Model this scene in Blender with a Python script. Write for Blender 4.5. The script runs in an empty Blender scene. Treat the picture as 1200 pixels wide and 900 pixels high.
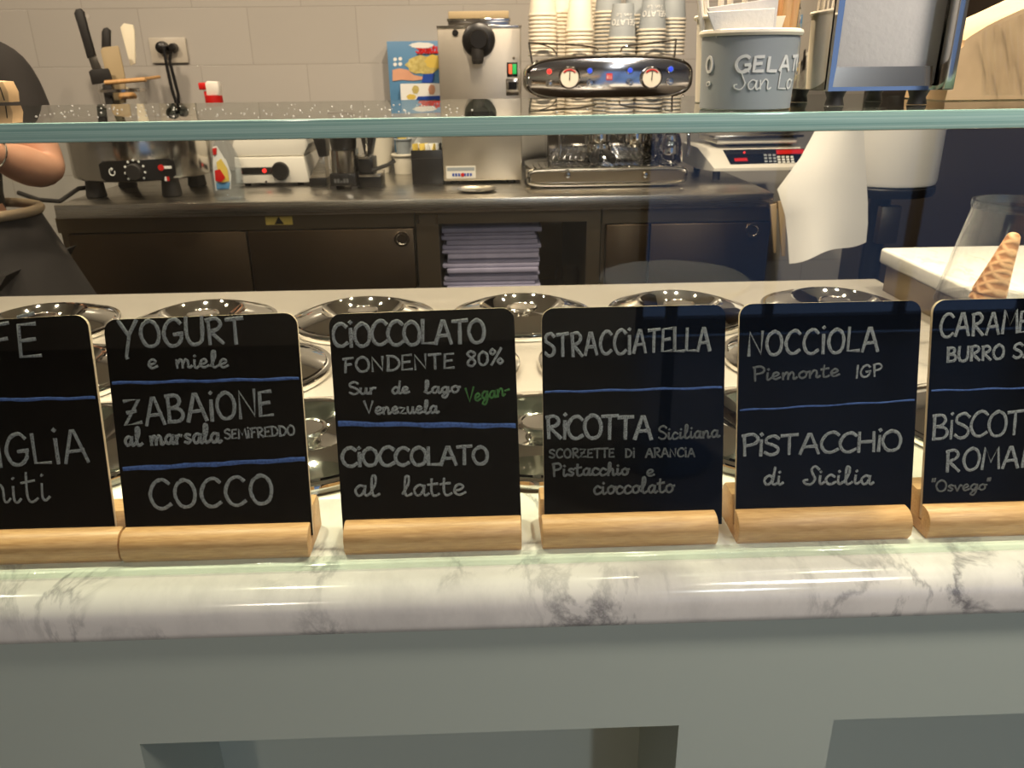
import bpy, bmesh, math, random
from mathutils import Vector, Matrix
random.seed(7)
C = bpy.context.scene.collection
SC = bpy.context.scene
R = math.radians
# ------------------------------------------------------------------ camera
FPX, PITCH, YAW, ROLL, CAMZ = 930.0, R(21.7), R(1.6), R(0.75), 1.50
CAMM = Matrix.Translation((0, 0, CAMZ)) @ Matrix.Rotation(-YAW, 4, 'Z') @ Matrix.Rotation(R(90) - PITCH, 4, 'X') @ Matrix.Rotation(-ROLL, 4, 'Z')
cd = bpy.data.cameras.new('camera')
cam = bpy.data.objects.new('camera', cd)
C.objects.link(cam)
cam.matrix_world = CAMM
cd.sensor_fit = 'HORIZONTAL'; cd.sensor_width = 36.0; cd.lens = FPX / 1200 * 36
cd.clip_start = 0.01
cd.dof.use_dof = True; cd.dof.focus_distance = 0.74; cd.dof.aperture_fstop = 16
SC.camera = cam
# ------------------------------------------------------------------ light
SC.view_settings.view_transform = 'Standard'; SC.view_settings.look = 'None'
SC.view_settings.gamma = 1.0; SC.view_settings.use_curve_mapping = False
SC.view_settings.exposure = -0.22
SC.cycles.caustics_reflective = False; SC.cycles.caustics_refractive = False
SC.cycles.transparent_max_bounces = 24
w = bpy.data.worlds.new('dusk_sky'); SC.world = w; w.use_nodes = True
bg = w.node_tree.nodes['Background']
bg.inputs[0].default_value = (0.34, 0.53, 1.0, 1); bg.inputs[1].default_value = 0.62
WARM = (1.0, 0.82, 0.60)
def disk(name, loc, power, size=0.1, col=WARM, aim=None, spread=160):
    l = bpy.data.lights.new(name, 'AREA'); l.shape = 'DISK'; l.size = size
    l.energy = power; l.color = col; l.spread = R(spread)
    o = bpy.data.objects.new(name, l); C.objects.link(o); o.location = loc
    d = (Vector(aim) - Vector(loc)) if aim else Vector((0, 0, -1))
    o.rotation_euler = d.to_track_quat('-Z', 'Y').to_euler()
    return o
# downlights over the lids and rear bench; the customers' side ones are added fill
for x in (-1.45, -0.58, 0.42, 1.0):
    disk('downlight_or_fill', (x, 1.0, 2.72), 15, 0.09, aim=(x * 0.95, 0.84, 1.1), spread=110)
for x, p in ((-1.9, 12), (-0.95, 11), (0.15, 15), (0.85, 11)):
    disk('downlight_or_fill', (x, 2.05, 2.72), p, 0.10, aim=(x + .05, 3.2, 1.15), spread=120)
disk('downlight_or_fill', (-1.0, -2.0, 2.72), 26, 0.14, col=(1, .86, .70), spread=160)  # added warm fill lamp to brighten the counter front
disk('downlight_or_fill', (1.1, -2.0, 2.72), 52, 0.14, col=(.86, .93, 1.0), spread=160)  # added cool fill, stronger, for the other half of the counter front
disk('downlight_or_fill', (0.95, -0.25, 2.72), 7.5, 0.5, col=(1, .90, .78), aim=(0.62, .74, 1.55), spread=70)  # added soft fill aimed at the cup, napkins and bag on the shelf
# small lamps over the back of the wells
for x in (-1.75, -1.1, -.35, .3, .95):
    disk('downlight_or_fill', (x, 1.55, 2.72), 5, 0.06, aim=(x, 1.2, 1.1), spread=130)
# daylight in at the shop front (the glazed opening behind the customers)
l = bpy.data.lights.new('daylight', 'AREA'); l.shape = 'RECTANGLE'; l.size = 2.38; l.size_y = 2.4
l.energy = 5; l.cycles.is_portal = True
o = bpy.data.objects.new('daylight', l); C.objects.link(o)
o.location = (2.05, -3.31, 1.2); o.rotation_euler = Vector((0, 1, 0)).to_track_quat('-Z', 'Y').to_euler()

# ------------------------------------------------------------------ pixel -> world
def ray(px, py):
    return (CAMM.to_3x3() @ Vector(((px - 600) / FPX, (450 - py) / FPX, -1))).normalized()
CP = Vector((0, 0, CAMZ))
def at(px, py, X=None, Y=None, Z=None):
    d = ray(px, py)
    t = (X - CP.x) / d.x if X is not None else (Y - CP.y) / d.y if Y is not None else (Z - CP.z) / d.z
    return CP + d * t
def on_plane(px, py, p0, n):
    d = ray(px, py); return CP + d * ((p0 - CP).dot(n) / d.dot(n))
def span(x0, x1, yt, yb, Y):
    ym = (yt + yb) / 2; xm = (x0 + x1) / 2
    return at(x0, ym, Y=Y).x, at(x1, ym, Y=Y).x, at(xm, yb, Y=Y).z, at(xm, yt, Y=Y).z

# ------------------------------------------------------------------ materials
def nodes(name):
    m = bpy.data.materials.new(name); m.use_nodes = True
    nt = m.node_tree; return m, nt, nt.nodes['Principled BSDF']
def lin(c):
    return tuple(((v / 255) / 12.92 if v / 255 <= .04045 else ((v / 255 + .055) / 1.055) ** 2.4) for v in c)
def mat(name, col, rough=0.5, metal=0.0, spec=None, coat=0, noise=None, bump=None, trans=0, emit=None):
    """col is sRGB 0-255; noise = (scale, col2, (lo, hi)); bump = (scale, strength)"""
    m, nt, b = nodes(name)
    b.inputs['Base Color'].default_value = (*lin(col), 1)
    b.inputs['Roughness'].default_value = rough; b.inputs['Metallic'].default_value = metal
    if spec is not None: b.inputs['Specular IOR Level'].default_value = spec
    if coat: b.inputs['Coat Weight'].default_value = coat; b.inputs['Coat Roughness'].default_value = .05
    if trans: b.inputs['Transmission Weight'].default_value = trans
    if emit:
        b.inputs['Emission Color'].default_value = (*lin(emit[0]), 1); b.inputs['Emission Strength'].default_value = emit[1]
    if noise or bump: tc = nt.nodes.new('ShaderNodeTexCoord')
    if noise:
        n = nt.nodes.new('ShaderNodeTexNoise'); n.inputs['Scale'].default_value = noise[0]; n.inputs['Detail'].default_value = 6
        r = nt.nodes.new('ShaderNodeValToRGB'); r.color_ramp.elements[0].position = noise[2][0]; r.color_ramp.elements[1].position = noise[2][1]
        r.color_ramp.elements[0].color = (*lin(col), 1); r.color_ramp.elements[1].color = (*lin(noise[1]), 1)
        nt.links.new(tc.outputs['Object'], n.inputs['Vector']); nt.links.new(n.outputs['Fac'], r.inputs['Fac']); nt.links.new(r.outputs['Color'], b.inputs['Base Color'])
    if bump:
        n = nt.nodes.new('ShaderNodeTexNoise'); n.inputs['Scale'].default_value = bump[0]
        bp = nt.nodes.new('ShaderNodeBump'); bp.inputs['Strength'].default_value = bump[1]; bp.inputs['Distance'].default_value = .002
        nt.links.new(tc.outputs['Object'], n.inputs['Vector']); nt.links.new(n.outputs['Fac'], bp.inputs['Height']); nt.links.new(bp.outputs['Normal'], b.inputs['Normal'])
    return m
def brushed(name, col, rough, axis=0, amount=.12):
    m, nt, b = nodes(name); b.inputs['Metallic'].default_value = 1
    tc = nt.nodes.new('ShaderNodeTexCoord'); mp = nt.nodes.new('ShaderNodeMapping')
    s = [160, 160, 160]; s[axis] = 1.5; mp.inputs['Scale'].default_value = s
    n = nt.nodes.new('ShaderNodeTexNoise'); n.inputs['Scale'].default_value = 3; n.inputs['Detail'].default_value = 4
    r = nt.nodes.new('ShaderNodeMapRange'); r.inputs['To Min'].default_value = rough - amount; r.inputs['To Max'].default_value = rough + amount
    nt.links.new(tc.outputs['Object'], mp.inputs['Vector']); nt.links.new(mp.outputs['Vector'], n.inputs['Vector'])
    nt.links.new(n.outputs['Fac'], r.inputs['Value']); nt.links.new(r.outputs['Result'], b.inputs['Roughness'])
    b.inputs['Base Color'].default_value = (*lin(col), 1)
    return m
def clear(name, tint=(1, 1, 1), ior=1.45, rough=0.0):
    m = bpy.data.materials.new(name); m.use_nodes = True; nt = m.node_tree
    nt.nodes.clear()
    out = nt.nodes.new('ShaderNodeOutputMaterial'); mx = nt.nodes.new('ShaderNodeMixShader')
    t = nt.nodes.new('ShaderNodeBsdfTransparent'); t.inputs[0].default_value = (*tint, 1)
    g = nt.nodes.new('ShaderNodeBsdfGlossy'); g.inputs['Roughness'].default_value = rough
    f = nt.nodes.new('ShaderNodeFresnel'); f.inputs[0].default_value = ior
    # same reflectance from either face of the sheet
    geo = nt.nodes.new('ShaderNodeNewGeometry'); inv = nt.nodes.new('ShaderNodeMath'); inv.operation = 'MULTIPLY_ADD'
    inv.inputs[1].default_value = (1 / ior - ior); inv.inputs[2].default_value = ior
    nt.links.new(geo.outputs['Backfacing'], inv.inputs[0]); nt.links.new(inv.outputs[0], f.inputs[0])
    # fresnel() itself inverts ior on back faces, so feed it the inverse there
    nt.links.new(f.outputs[0], mx.inputs[0]); nt.links.new(t.outputs[0], mx.inputs[1]); nt.links.new(g.outputs[0], mx.inputs[2])
    nt.links.new(mx.outputs[0], out.inputs[0])
    return m
def marble(name, base, vein, scale, strength, dots=True):
    m, nt, b = nodes(name); N = nt.nodes.new; L = nt.links.new
    tc = N('ShaderNodeTexCoord'); mp = N('ShaderNodeMapping'); mp.inputs['Rotation'].default_value = (0.3, 0.5, 0.6)
    mp.inputs['Scale'].default_value = (1.0, 0.55, 0.55)
    L(tc.outputs['Object'], mp.inputs['Vector'])
    n1 = N('ShaderNodeTexNoise'); n1.inputs['Scale'].default_value = scale; n1.inputs['Detail'].default_value = 9; n1.inputs['Roughness'].default_value = .62; n1.inputs['Distortion'].default_value = .45
    L(mp.outputs['Vector'], n1.inputs['Vector'])
    a = N('ShaderNodeMath'); a.operation = 'SUBTRACT'; a.inputs[1].default_value = .5; L(n1.outputs['Fac'], a.inputs[0])
    ab = N('ShaderNodeMath'); ab.operation = 'ABSOLUTE'; L(a.outputs[0], ab.inputs[0])
    r = N('ShaderNodeMapRange'); r.inputs['From Min'].default_value = 0.0; r.inputs['From Max'].default_value = .04; r.inputs['To Min'].default_value = 1; r.inputs['To Max'].default_value = 0
    L(ab.outputs[0], r.inputs['Value'])
    n2 = N('ShaderNodeTexNoise'); n2.inputs['Scale'].default_value = scale * .8; n2.inputs['Detail'].default_value = 3
    L(tc.outputs['Object'], n2.inputs['Vector'])
    r2 = N('ShaderNodeMapRange'); r2.inputs['From Min'].default_value = .44; r2.inputs['From Max'].default_value = .66; L(n2.outputs['Fac'], r2.inputs['Value'])
    mu = N('ShaderNodeMath'); mu.operation = 'MULTIPLY'; L(r.outputs[0], mu.inputs[0]); L(r2.outputs[0], mu.inputs[1])
    n3 = N('ShaderNodeTexNoise'); n3.inputs['Scale'].default_value = scale * .5; n3.inputs['Detail'].default_value = 8; n3.inputs['Roughness'].default_value = .7; L(mp.outputs['Vector'], n3.inputs['Vector'])
    r3 = N('ShaderNodeMapRange'); r3.inputs['From Min'].default_value = .5; r3.inputs['From Max'].default_value = .85; r3.inputs['To Max'].default_value = .5; L(n3.outputs['Fac'], r3.inputs['Value'])
    mm = N('ShaderNodeMath'); mm.operation = 'MULTIPLY_ADD'; mm.inputs[1].default_value = strength; L(mu.outputs[0], mm.inputs[0]); L(r3.outputs[0], mm.inputs[2])
    mm.use_clamp = True
    mx = N('ShaderNodeMix'); mx.data_type = 'RGBA'; mx.inputs[6].default_value = (*lin(base), 1); mx.inputs[7].default_value = (*lin(vein), 1)
    L(mm.outputs[0], mx.inputs[0]); L(mx.outputs[2], b.inputs['Base Color'])
    b.inputs['Roughness'].default_value = .12
    return m
def wood(name, c1, c2, sc=(3, 60, 60), rough=.45):
    m, nt, b = nodes(name); N = nt.nodes.new; L = nt.links.new
    tc = N('ShaderNodeTexCoord'); mp = N('ShaderNodeMapping'); mp.inputs['Scale'].default_value = sc
    n = N('ShaderNodeTexNoise'); n.inputs['Scale'].default_value = 4; n.inputs['Detail'].default_value = 6; n.inputs['Distortion'].default_value = .4
    r = N('ShaderNodeValToRGB'); r.color_ramp.elements[0].position = .3; r.color_ramp.elements[1].position = .72
    r.color_ramp.elements[0].color = (*lin(c1), 1); r.color_ramp.elements[1].color = (*lin(c2), 1)
    L(tc.outputs['Object'], mp.inputs[0]); L(mp.outputs[0], n.inputs['Vector']); L(n.outputs['Fac'], r.inputs[0]); L(r.outputs[0], b.inputs['Base Color'])
    b.inputs['Roughness'].default_value = rough
    return m
def tiles(name, c1, c2, grout, bw, bh):
    m, nt, b = nodes(name); N = nt.nodes.new; L = nt.links.new
    tc = N('ShaderNodeTexCoord'); sx = N('ShaderNodeSeparateXYZ'); cx = N('ShaderNodeCombineXYZ')
    L(tc.outputs['Object'], sx.inputs[0])
    ad = N('ShaderNodeMath'); ad.operation = 'ADD'; L(sx.outputs['X'], ad.inputs[0]); L(sx.outputs['Y'], ad.inputs[1])
    L(ad.outputs[0], cx.inputs['X']); L(sx.outputs['Z'], cx.inputs['Y'])
    br = N('ShaderNodeTexBrick'); br.inputs['Scale'].default_value = 1; br.inputs['Brick Width'].default_value = bw; br.inputs['Row Height'].default_value = bh
    br.inputs['Mortar Size'].default_value = .0022; br.inputs['Mortar Smooth'].default_value = .3
    br.inputs['Color1'].default_value = (*lin(c1), 1); br.inputs['Color2'].default_value = (*lin(c2), 1); br.inputs['Mortar'].default_value = (*lin(grout), 1)
    L(cx.outputs[0], br.inputs['Vector']); L(br.outputs['Color'], b.inputs['Base Color'])
    n = N('ShaderNodeTexNoise'); n.inputs['Scale'].default_value = 5; L(tc.outputs['Object'], n.inputs['Vector'])
    mu = N('ShaderNodeMath'); mu.operation = 'MULTIPLY_ADD'; mu.inputs[1].default_value = -.5; L(br.outputs['Fac'], mu.inputs[0]); L(n.outputs['Fac'], mu.inputs[2])
    bp = N('ShaderNodeBump'); bp.inputs['Strength'].default_value = .35; bp.inputs['Distance'].default_value = .004; L(mu.outputs[0], bp.inputs['Height']); L(bp.outputs['Normal'], b.inputs['Normal'])
    b.inputs['Roughness'].default_value = .16
    return m
M = dict(
    tile=tiles('wall_tile', (180, 175, 168), (177, 172, 165), (163, 158, 150), .44, .218),
    floor=mat('floor_tile', (84, 76, 68), .4, noise=(3, (70, 64, 58), (.3, .7))),
    ceiling=mat('ceiling_paint', (205, 198, 186), .9),
    plaster=mat('plaster', (176, 164, 148), .85),
    darkwall=mat('dark_wall', (52, 42, 34), .35, noise=(2, (44, 35, 30), (.3, .7))),
    paint=mat('sage_paint', (168, 176, 166), .38, bump=(60, .06)),
    marble=marble('carrara_marble', (214, 209, 202), (104, 102, 104), 13, .75),
    marble_slab=marble('marble_slab', (236, 232, 222), (168, 166, 152), 14, .5),
    steel=brushed('brushed_steel', (204, 198, 188), .28, 0, .07),
    steel_body=brushed('machine_steel', (196, 188, 174), .38, 2, .08),
    steel_deck=brushed('deck_steel', (214, 208, 196), .52),
    steel_dark=brushed('shaded_steel', (138, 124, 102), .36),  # stainless with its dark reflections put into the colour
    steel_door=brushed('cabinet_steel', (86, 71, 54), .34),  # stainless doors, darkened in colour for the dark surroundings they mirror
    chrome=mat('chrome', (225, 222, 216), .05, 1.0),
    chrome_soft=mat('satin_chrome', (205, 200, 192), .16, 1.0),
    wood=wood('beech', (176, 130, 84), (204, 160, 110), (14, 150, 150)),
    wood2=wood('stick_wood', (190, 140, 84), (214, 170, 112), (60, 60, 4)),
    board=mat('slate_black', (7, 6, 6), .14, spec=.16),
    board_edge=mat('board_edge', (214, 190, 160), .6),
    chalk=mat('white_chalk', (142, 142, 142), .9, noise=(1100, (62, 62, 62), (.45, .66))),
    chalk_dim=mat('faint_chalk', (98, 98, 98), .9, noise=(900, (66, 66, 66), (.42, .68))),
    chalk_blue=mat('blue_chalk', (66, 92, 150), .9, noise=(500, (44, 66, 116), (.42, .65))),
    chalk_green=mat('green_chalk', (62, 112, 52), .9, noise=(700, (40, 76, 36), (.42, .65))),
    glass=clear('pane_glass', (.97, .99, .98), 1.45),
    glass_shelf=clear('shelf_glass', (.86, .93, .90), 1.5),
    glass_edge=wood('glass_edge', (118, 160, 150), (186, 214, 206), (.6, 1, 260), .1),  # pale and dark bands painted in for refraction inside the edge
    seal=clear('seal', (.93, .97, .95), 1.4, .08),
    clear=clear('clear_plastic', (.985, .985, .98), 1.42, .03),
    black=mat('black_plastic', (20, 18, 17), .35),
    black_soft=mat('black_rubber', (30, 27, 25), .6),
    white=mat('white_plastic', (232, 226, 214), .3),
    cream=mat('cream_paper', (236, 226, 200), .7),
    paper=mat('white_paper', (232, 228, 220), .85, bump=(300, .15)),
    cupgrey=mat('grey_card', (154, 160, 163), .5),
    cupwhite=mat('white_card', (238, 228, 208), .55),
    print_white=mat('white_print', (228, 228, 224), .7),
    napkin=mat('napkin_paper', (214, 210, 206), .9, bump=(200, .2)),
    kraft=mat('kraft_paper', (206, 174, 130), .7, noise=(30, (190, 158, 116), (.35, .7))),
    waffle=mat('wafer', (196, 142, 84), .6, noise=(60, (170, 116, 64), (.35, .7))),
    red=mat('red_plastic', (196, 30, 26), .35),
    green=mat('green_switch', (40, 150, 70), .3, emit=((60, 210, 110), .5)),
    orange=mat('orange_switch', (220, 100, 60), .3, emit=((255, 130, 90), .5)),
    redled=mat('red_lamp', (220, 40, 40), .3, emit=((255, 60, 50), 1.2)),
    blueled=mat('blue_button', (40, 60, 200), .3, emit=((60, 90, 255), .6)),
    blue=mat('blue_print', (84, 132, 172), .4),
    navy=mat('navy_print', (34, 70, 160), .4),
    yellow=mat('yellow_print', (222, 194, 92), .45),
    straw=mat('straw_print', (214, 200, 130), .5, noise=(60, (180, 160, 84), (.3, .7))),
    skin=mat('skin', (212, 160, 130), .5, noise=(14, (204, 148, 118), (.35, .7))),
    hair=mat('hair', (48, 34, 26), .5),
    shirt=mat('shirt_cloth', (44, 40, 37), .9),
    apron=mat('apron_cloth', (42, 38, 36), .9, noise=(9, (122, 114, 106), (.60, .74))),
    beige=mat('beige_cloth', (176, 154, 124), .85),
    lavender=mat('lavender_paper', (150, 146, 168), .85, noise=(8, (124, 120, 142), (.35, .7))),
    dial=mat('dial_face', (232, 224, 206), .4),
    screen=mat('dark_screen', (16, 15, 18), .12),
    tan=mat('tan_card', (176, 156, 120), .6),
    droplet=mat('droplet', (240, 240, 236), .08, trans=.6),
    clear_rim=clear('clear_rim', (.80, .82, .84), 1.9, .1),
    socket=mat('socket_plastic', (190, 182, 168), .35),
    bluebottle=clear('bottle_plastic', (.93, .96, .985), 1.42, .02),
    panel_mirror=mat('mirror_panel', (222, 220, 222), .10, 1.0),
    blade=mat('grey_steel_tool', (150, 146, 138), .3, 1.0),
)

# ------------------------------------------------------------------ mesh building
class MB:
    def __init__(s): s.bm = bmesh.new(); s.mi = 0
    def _mark(s, before):
        for f in s.bm.faces:
            if f not in before: f.material_index = s.mi
    def faces(s, vs, fs, T=None, smooth=True):
        v = [s.bm.verts.new((T @ Vector(p)) if T else Vector(p)) for p in vs]
        for f in fs:
            try:
                q = s.bm.faces.new([v[i] for i in f]); q.material_index = s.mi; q.smooth = smooth
            except ValueError: pass
        return v
    def box(s, lo, hi, bev=0.0, seg=2, T=None):
        b = bmesh.new(); bmesh.ops.create_cube(b, size=1)
        lo, hi = Vector(lo), Vector(hi)
        for v in b.verts: v.co = Vector(((lo[i] + hi[i]) / 2 + v.co[i] * (hi[i] - lo[i])) for i in range(3))
        if bev: bmesh.ops.bevel(b, geom=b.edges[:], offset=bev, segments=seg, profile=.5, affect='EDGES')
        s._merge(b, T); return s
    def _merge(s, b, T=None):
        b.verts.ensure_lookup_table(); b.verts.index_update()
        s.faces([v.co.copy() for v in b.verts], [[v.index for v in f.verts] for f in b.faces], T); b.free()
    def lathe(s, prof, c=(0, 0, 0), n=48, T=None, a0=0.0, a1=2 * math.pi):
        full = abs(a1 - a0 - 2 * math.pi) < 1e-6
        vs, fs, rings = [], [], []
        m = n if full else n + 1
        for r, z in prof:
            if r < 1e-6: rings.append([len(vs)]); vs.append((c[0], c[1], c[2] + z)); continue
            rings.append(list(range(len(vs), len(vs) + m)))
            for k in range(m):
                a = a0 + (a1 - a0) * k / n; vs.append((c[0] + r * math.cos(a), c[1] + r * math.sin(a), c[2] + z))
        for A, B in zip(rings, rings[1:]):
            for k in range(n):
                k2 = (k + 1) % m if full else k + 1
                if len(A) == 1 and len(B) == 1: continue
                if len(A) == 1: fs.append([A[0], B[k2], B[k]][::-1])
                elif len(B) == 1: fs.append([A[k], A[k2], B[0]])
                else: fs.append([A[k], A[k2], B[k2], B[k]])
        s.faces(vs, fs, T); return s
    def prism(s, pts, d0, d1, axis='Y', T=None, bev=0.0):
        """extrude an outline; axis Y: pts are (x,z); axis Z: (x,y); axis X: (y,z)"""
        f = {'Y': lambda p, d: (p[0], d, p[1]), 'Z': lambda p, d: (p[0], p[1], d), 'X': lambda p, d: (d, p[0], p[1])}[axis]
        b = bmesh.new(); n = len(pts)
        A = [b.verts.new(f(p, d0)) for p in pts]; B = [b.verts.new(f(p, d1)) for p in pts]
        b.faces.new(A); b.faces.new(B[::-1])
        for i in range(n): b.faces.new([A[i], B[i], B[(i + 1) % n], A[(i + 1) % n]])
        bmesh.ops.recalc_face_normals(b, faces=b.faces[:])
        if bev:
            es = [e for e in b.edges if (e.verts[0] in A) == (e.verts[1] in A)]
            bmesh.ops.bevel(b, geom=es, offset=bev, segments=2, profile=.5, affect='EDGES')
        s._merge(b, T); return s
    def tube(s, pts, r, n=10, closed=False, T=None, cap=True):
        pts = [Vector(p) for p in pts]; rs = r if isinstance(r, (list, tuple)) else [r] * len(pts)
        vs, fs = [], []; up = None; N = len(pts)
        for i, p in enumerate(pts):
            a = pts[(i - 1) % N] if (closed or i) else p; b = pts[(i + 1) % N] if (closed or i < N - 1) else p
            t = (b - a).normalized()
            if up is None:
                up = Vector((0, 0, 1)) if abs(t.z) < .9 else Vector((1, 0, 0))
            u = (up - t * up.dot(t)).normalized(); v = t.cross(u); up = u
            for k in range(n):
                q = 2 * math.pi * k / n; vs.append(p + (u * math.cos(q) + v * math.sin(q)) * rs[i])
        for i in range(N if closed else N - 1):
            j = (i + 1) % N
            for k in range(n): fs.append([i * n + k, i * n + (k + 1) % n, j * n + (k + 1) % n, j * n + k])
        if not closed and cap:
            fs.append(list(range(n))[::-1]); fs.append([(N - 1) * n + k for k in range(n)])
        s.faces(vs, fs, T); return s
    def ball(s, c, r, n=16, sc=(1, 1, 1)):
        b = bmesh.new(); bmesh.ops.create_uvsphere(b, u_segments=n, v_segments=n // 2 + 2, radius=1)
        for v in b.verts: v.co = Vector((c[0] + v.co.x * r * sc[0], c[1] + v.co.y * r * sc[1], c[2] + v.co.z * r * sc[2]))
        s._merge(b); return s
    def build(s, name, mats, parent=None, local=False, sharp=38, kind=None):
        bmesh.ops.recalc_face_normals(s.bm, faces=s.bm.faces[:])
        if parent is not None and not local:
            off = Vector((0, 0, 0)); p = parent
            while p: off += p.location; p = p.parent
            for v in s.bm.verts: v.co -= off
        me = bpy.data.meshes.new(name); s.bm.to_mesh(me); s.bm.free()
        for m in (mats if isinstance(mats, (list, tuple)) else [mats]): me.materials.append(m)
        me.set_sharp_from_angle(angle=R(sharp))
        o = bpy.data.objects.new(name, me); C.objects.link(o)
        if parent is not None: o.parent = parent
        if kind: o['kind'] = kind
        return o
def tag(o, label, cat, group=None, kind=None):
    o['label'] = label; o['category'] = cat
    if group: o['group'] = group
    if kind: o['kind'] = kind
    return o
def thing(name, label, cat, loc=(0, 0, 0), group=None):
    o = bpy.data.objects.new(name, None); C.objects.link(o); o.location = loc; o.empty_display_size = .02
    return tag(o, label, cat, group)
def dup(root, loc, label=None, group=None, rotz=None, rot=None):
    r = root.copy(); C.objects.link(r); r.location = loc
    if rotz is not None: r.rotation_euler = (0, 0, rotz)
    if rot is not None: r.rotation_euler = rot
    if label: r['label'] = label
    if group: r['group'] = group
    def kids(a, b):
        for ch in list(a.children):
            c = ch.copy(); C.objects.link(c); c.parent = b; kids(ch, c)
    kids(root, r)
    return r
def struct(name, mb, m):
    o = mb.build(name, m); o['kind'] = 'structure'; return o
def rrect(x0, x1, z0, z1, r, n=6, corners='all'):
    pts = []
    for cx, cz, a, key in ((x1 - r, z0 + r, -90, 'b'), (x1 - r, z1 - r, 0, 't'), (x0 + r, z1 - r, 90, 't'), (x0 + r, z0 + r, 180, 'b')):
        if corners == 'top' and key == 'b':
            pts.append((x1, z0) if a == -90 else (x0, z0)); continue
        for k in range(n + 1):
            q = R(a + 90 * k / n); pts.append((cx + r * math.cos(q), cz + r * math.sin(q)))
    return pts
def ellipse(cx, cz, rx, rz, n=40, p=2.0):
    out = []
    for k in range(n):
        a = 2 * math.pi * k / n; c, s_ = math.cos(a), math.sin(a)
        out.append((cx + rx * math.copysign(abs(c) ** (2 / p), c), cz + rz * math.copysign(abs(s_) ** (2 / p), s_)))
    return out
def TY(loc):   # lathe axis turned to face the customers (-Y)
    return Matrix.Translation(loc) @ Matrix.Rotation(R(90), 4, 'X')
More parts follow.
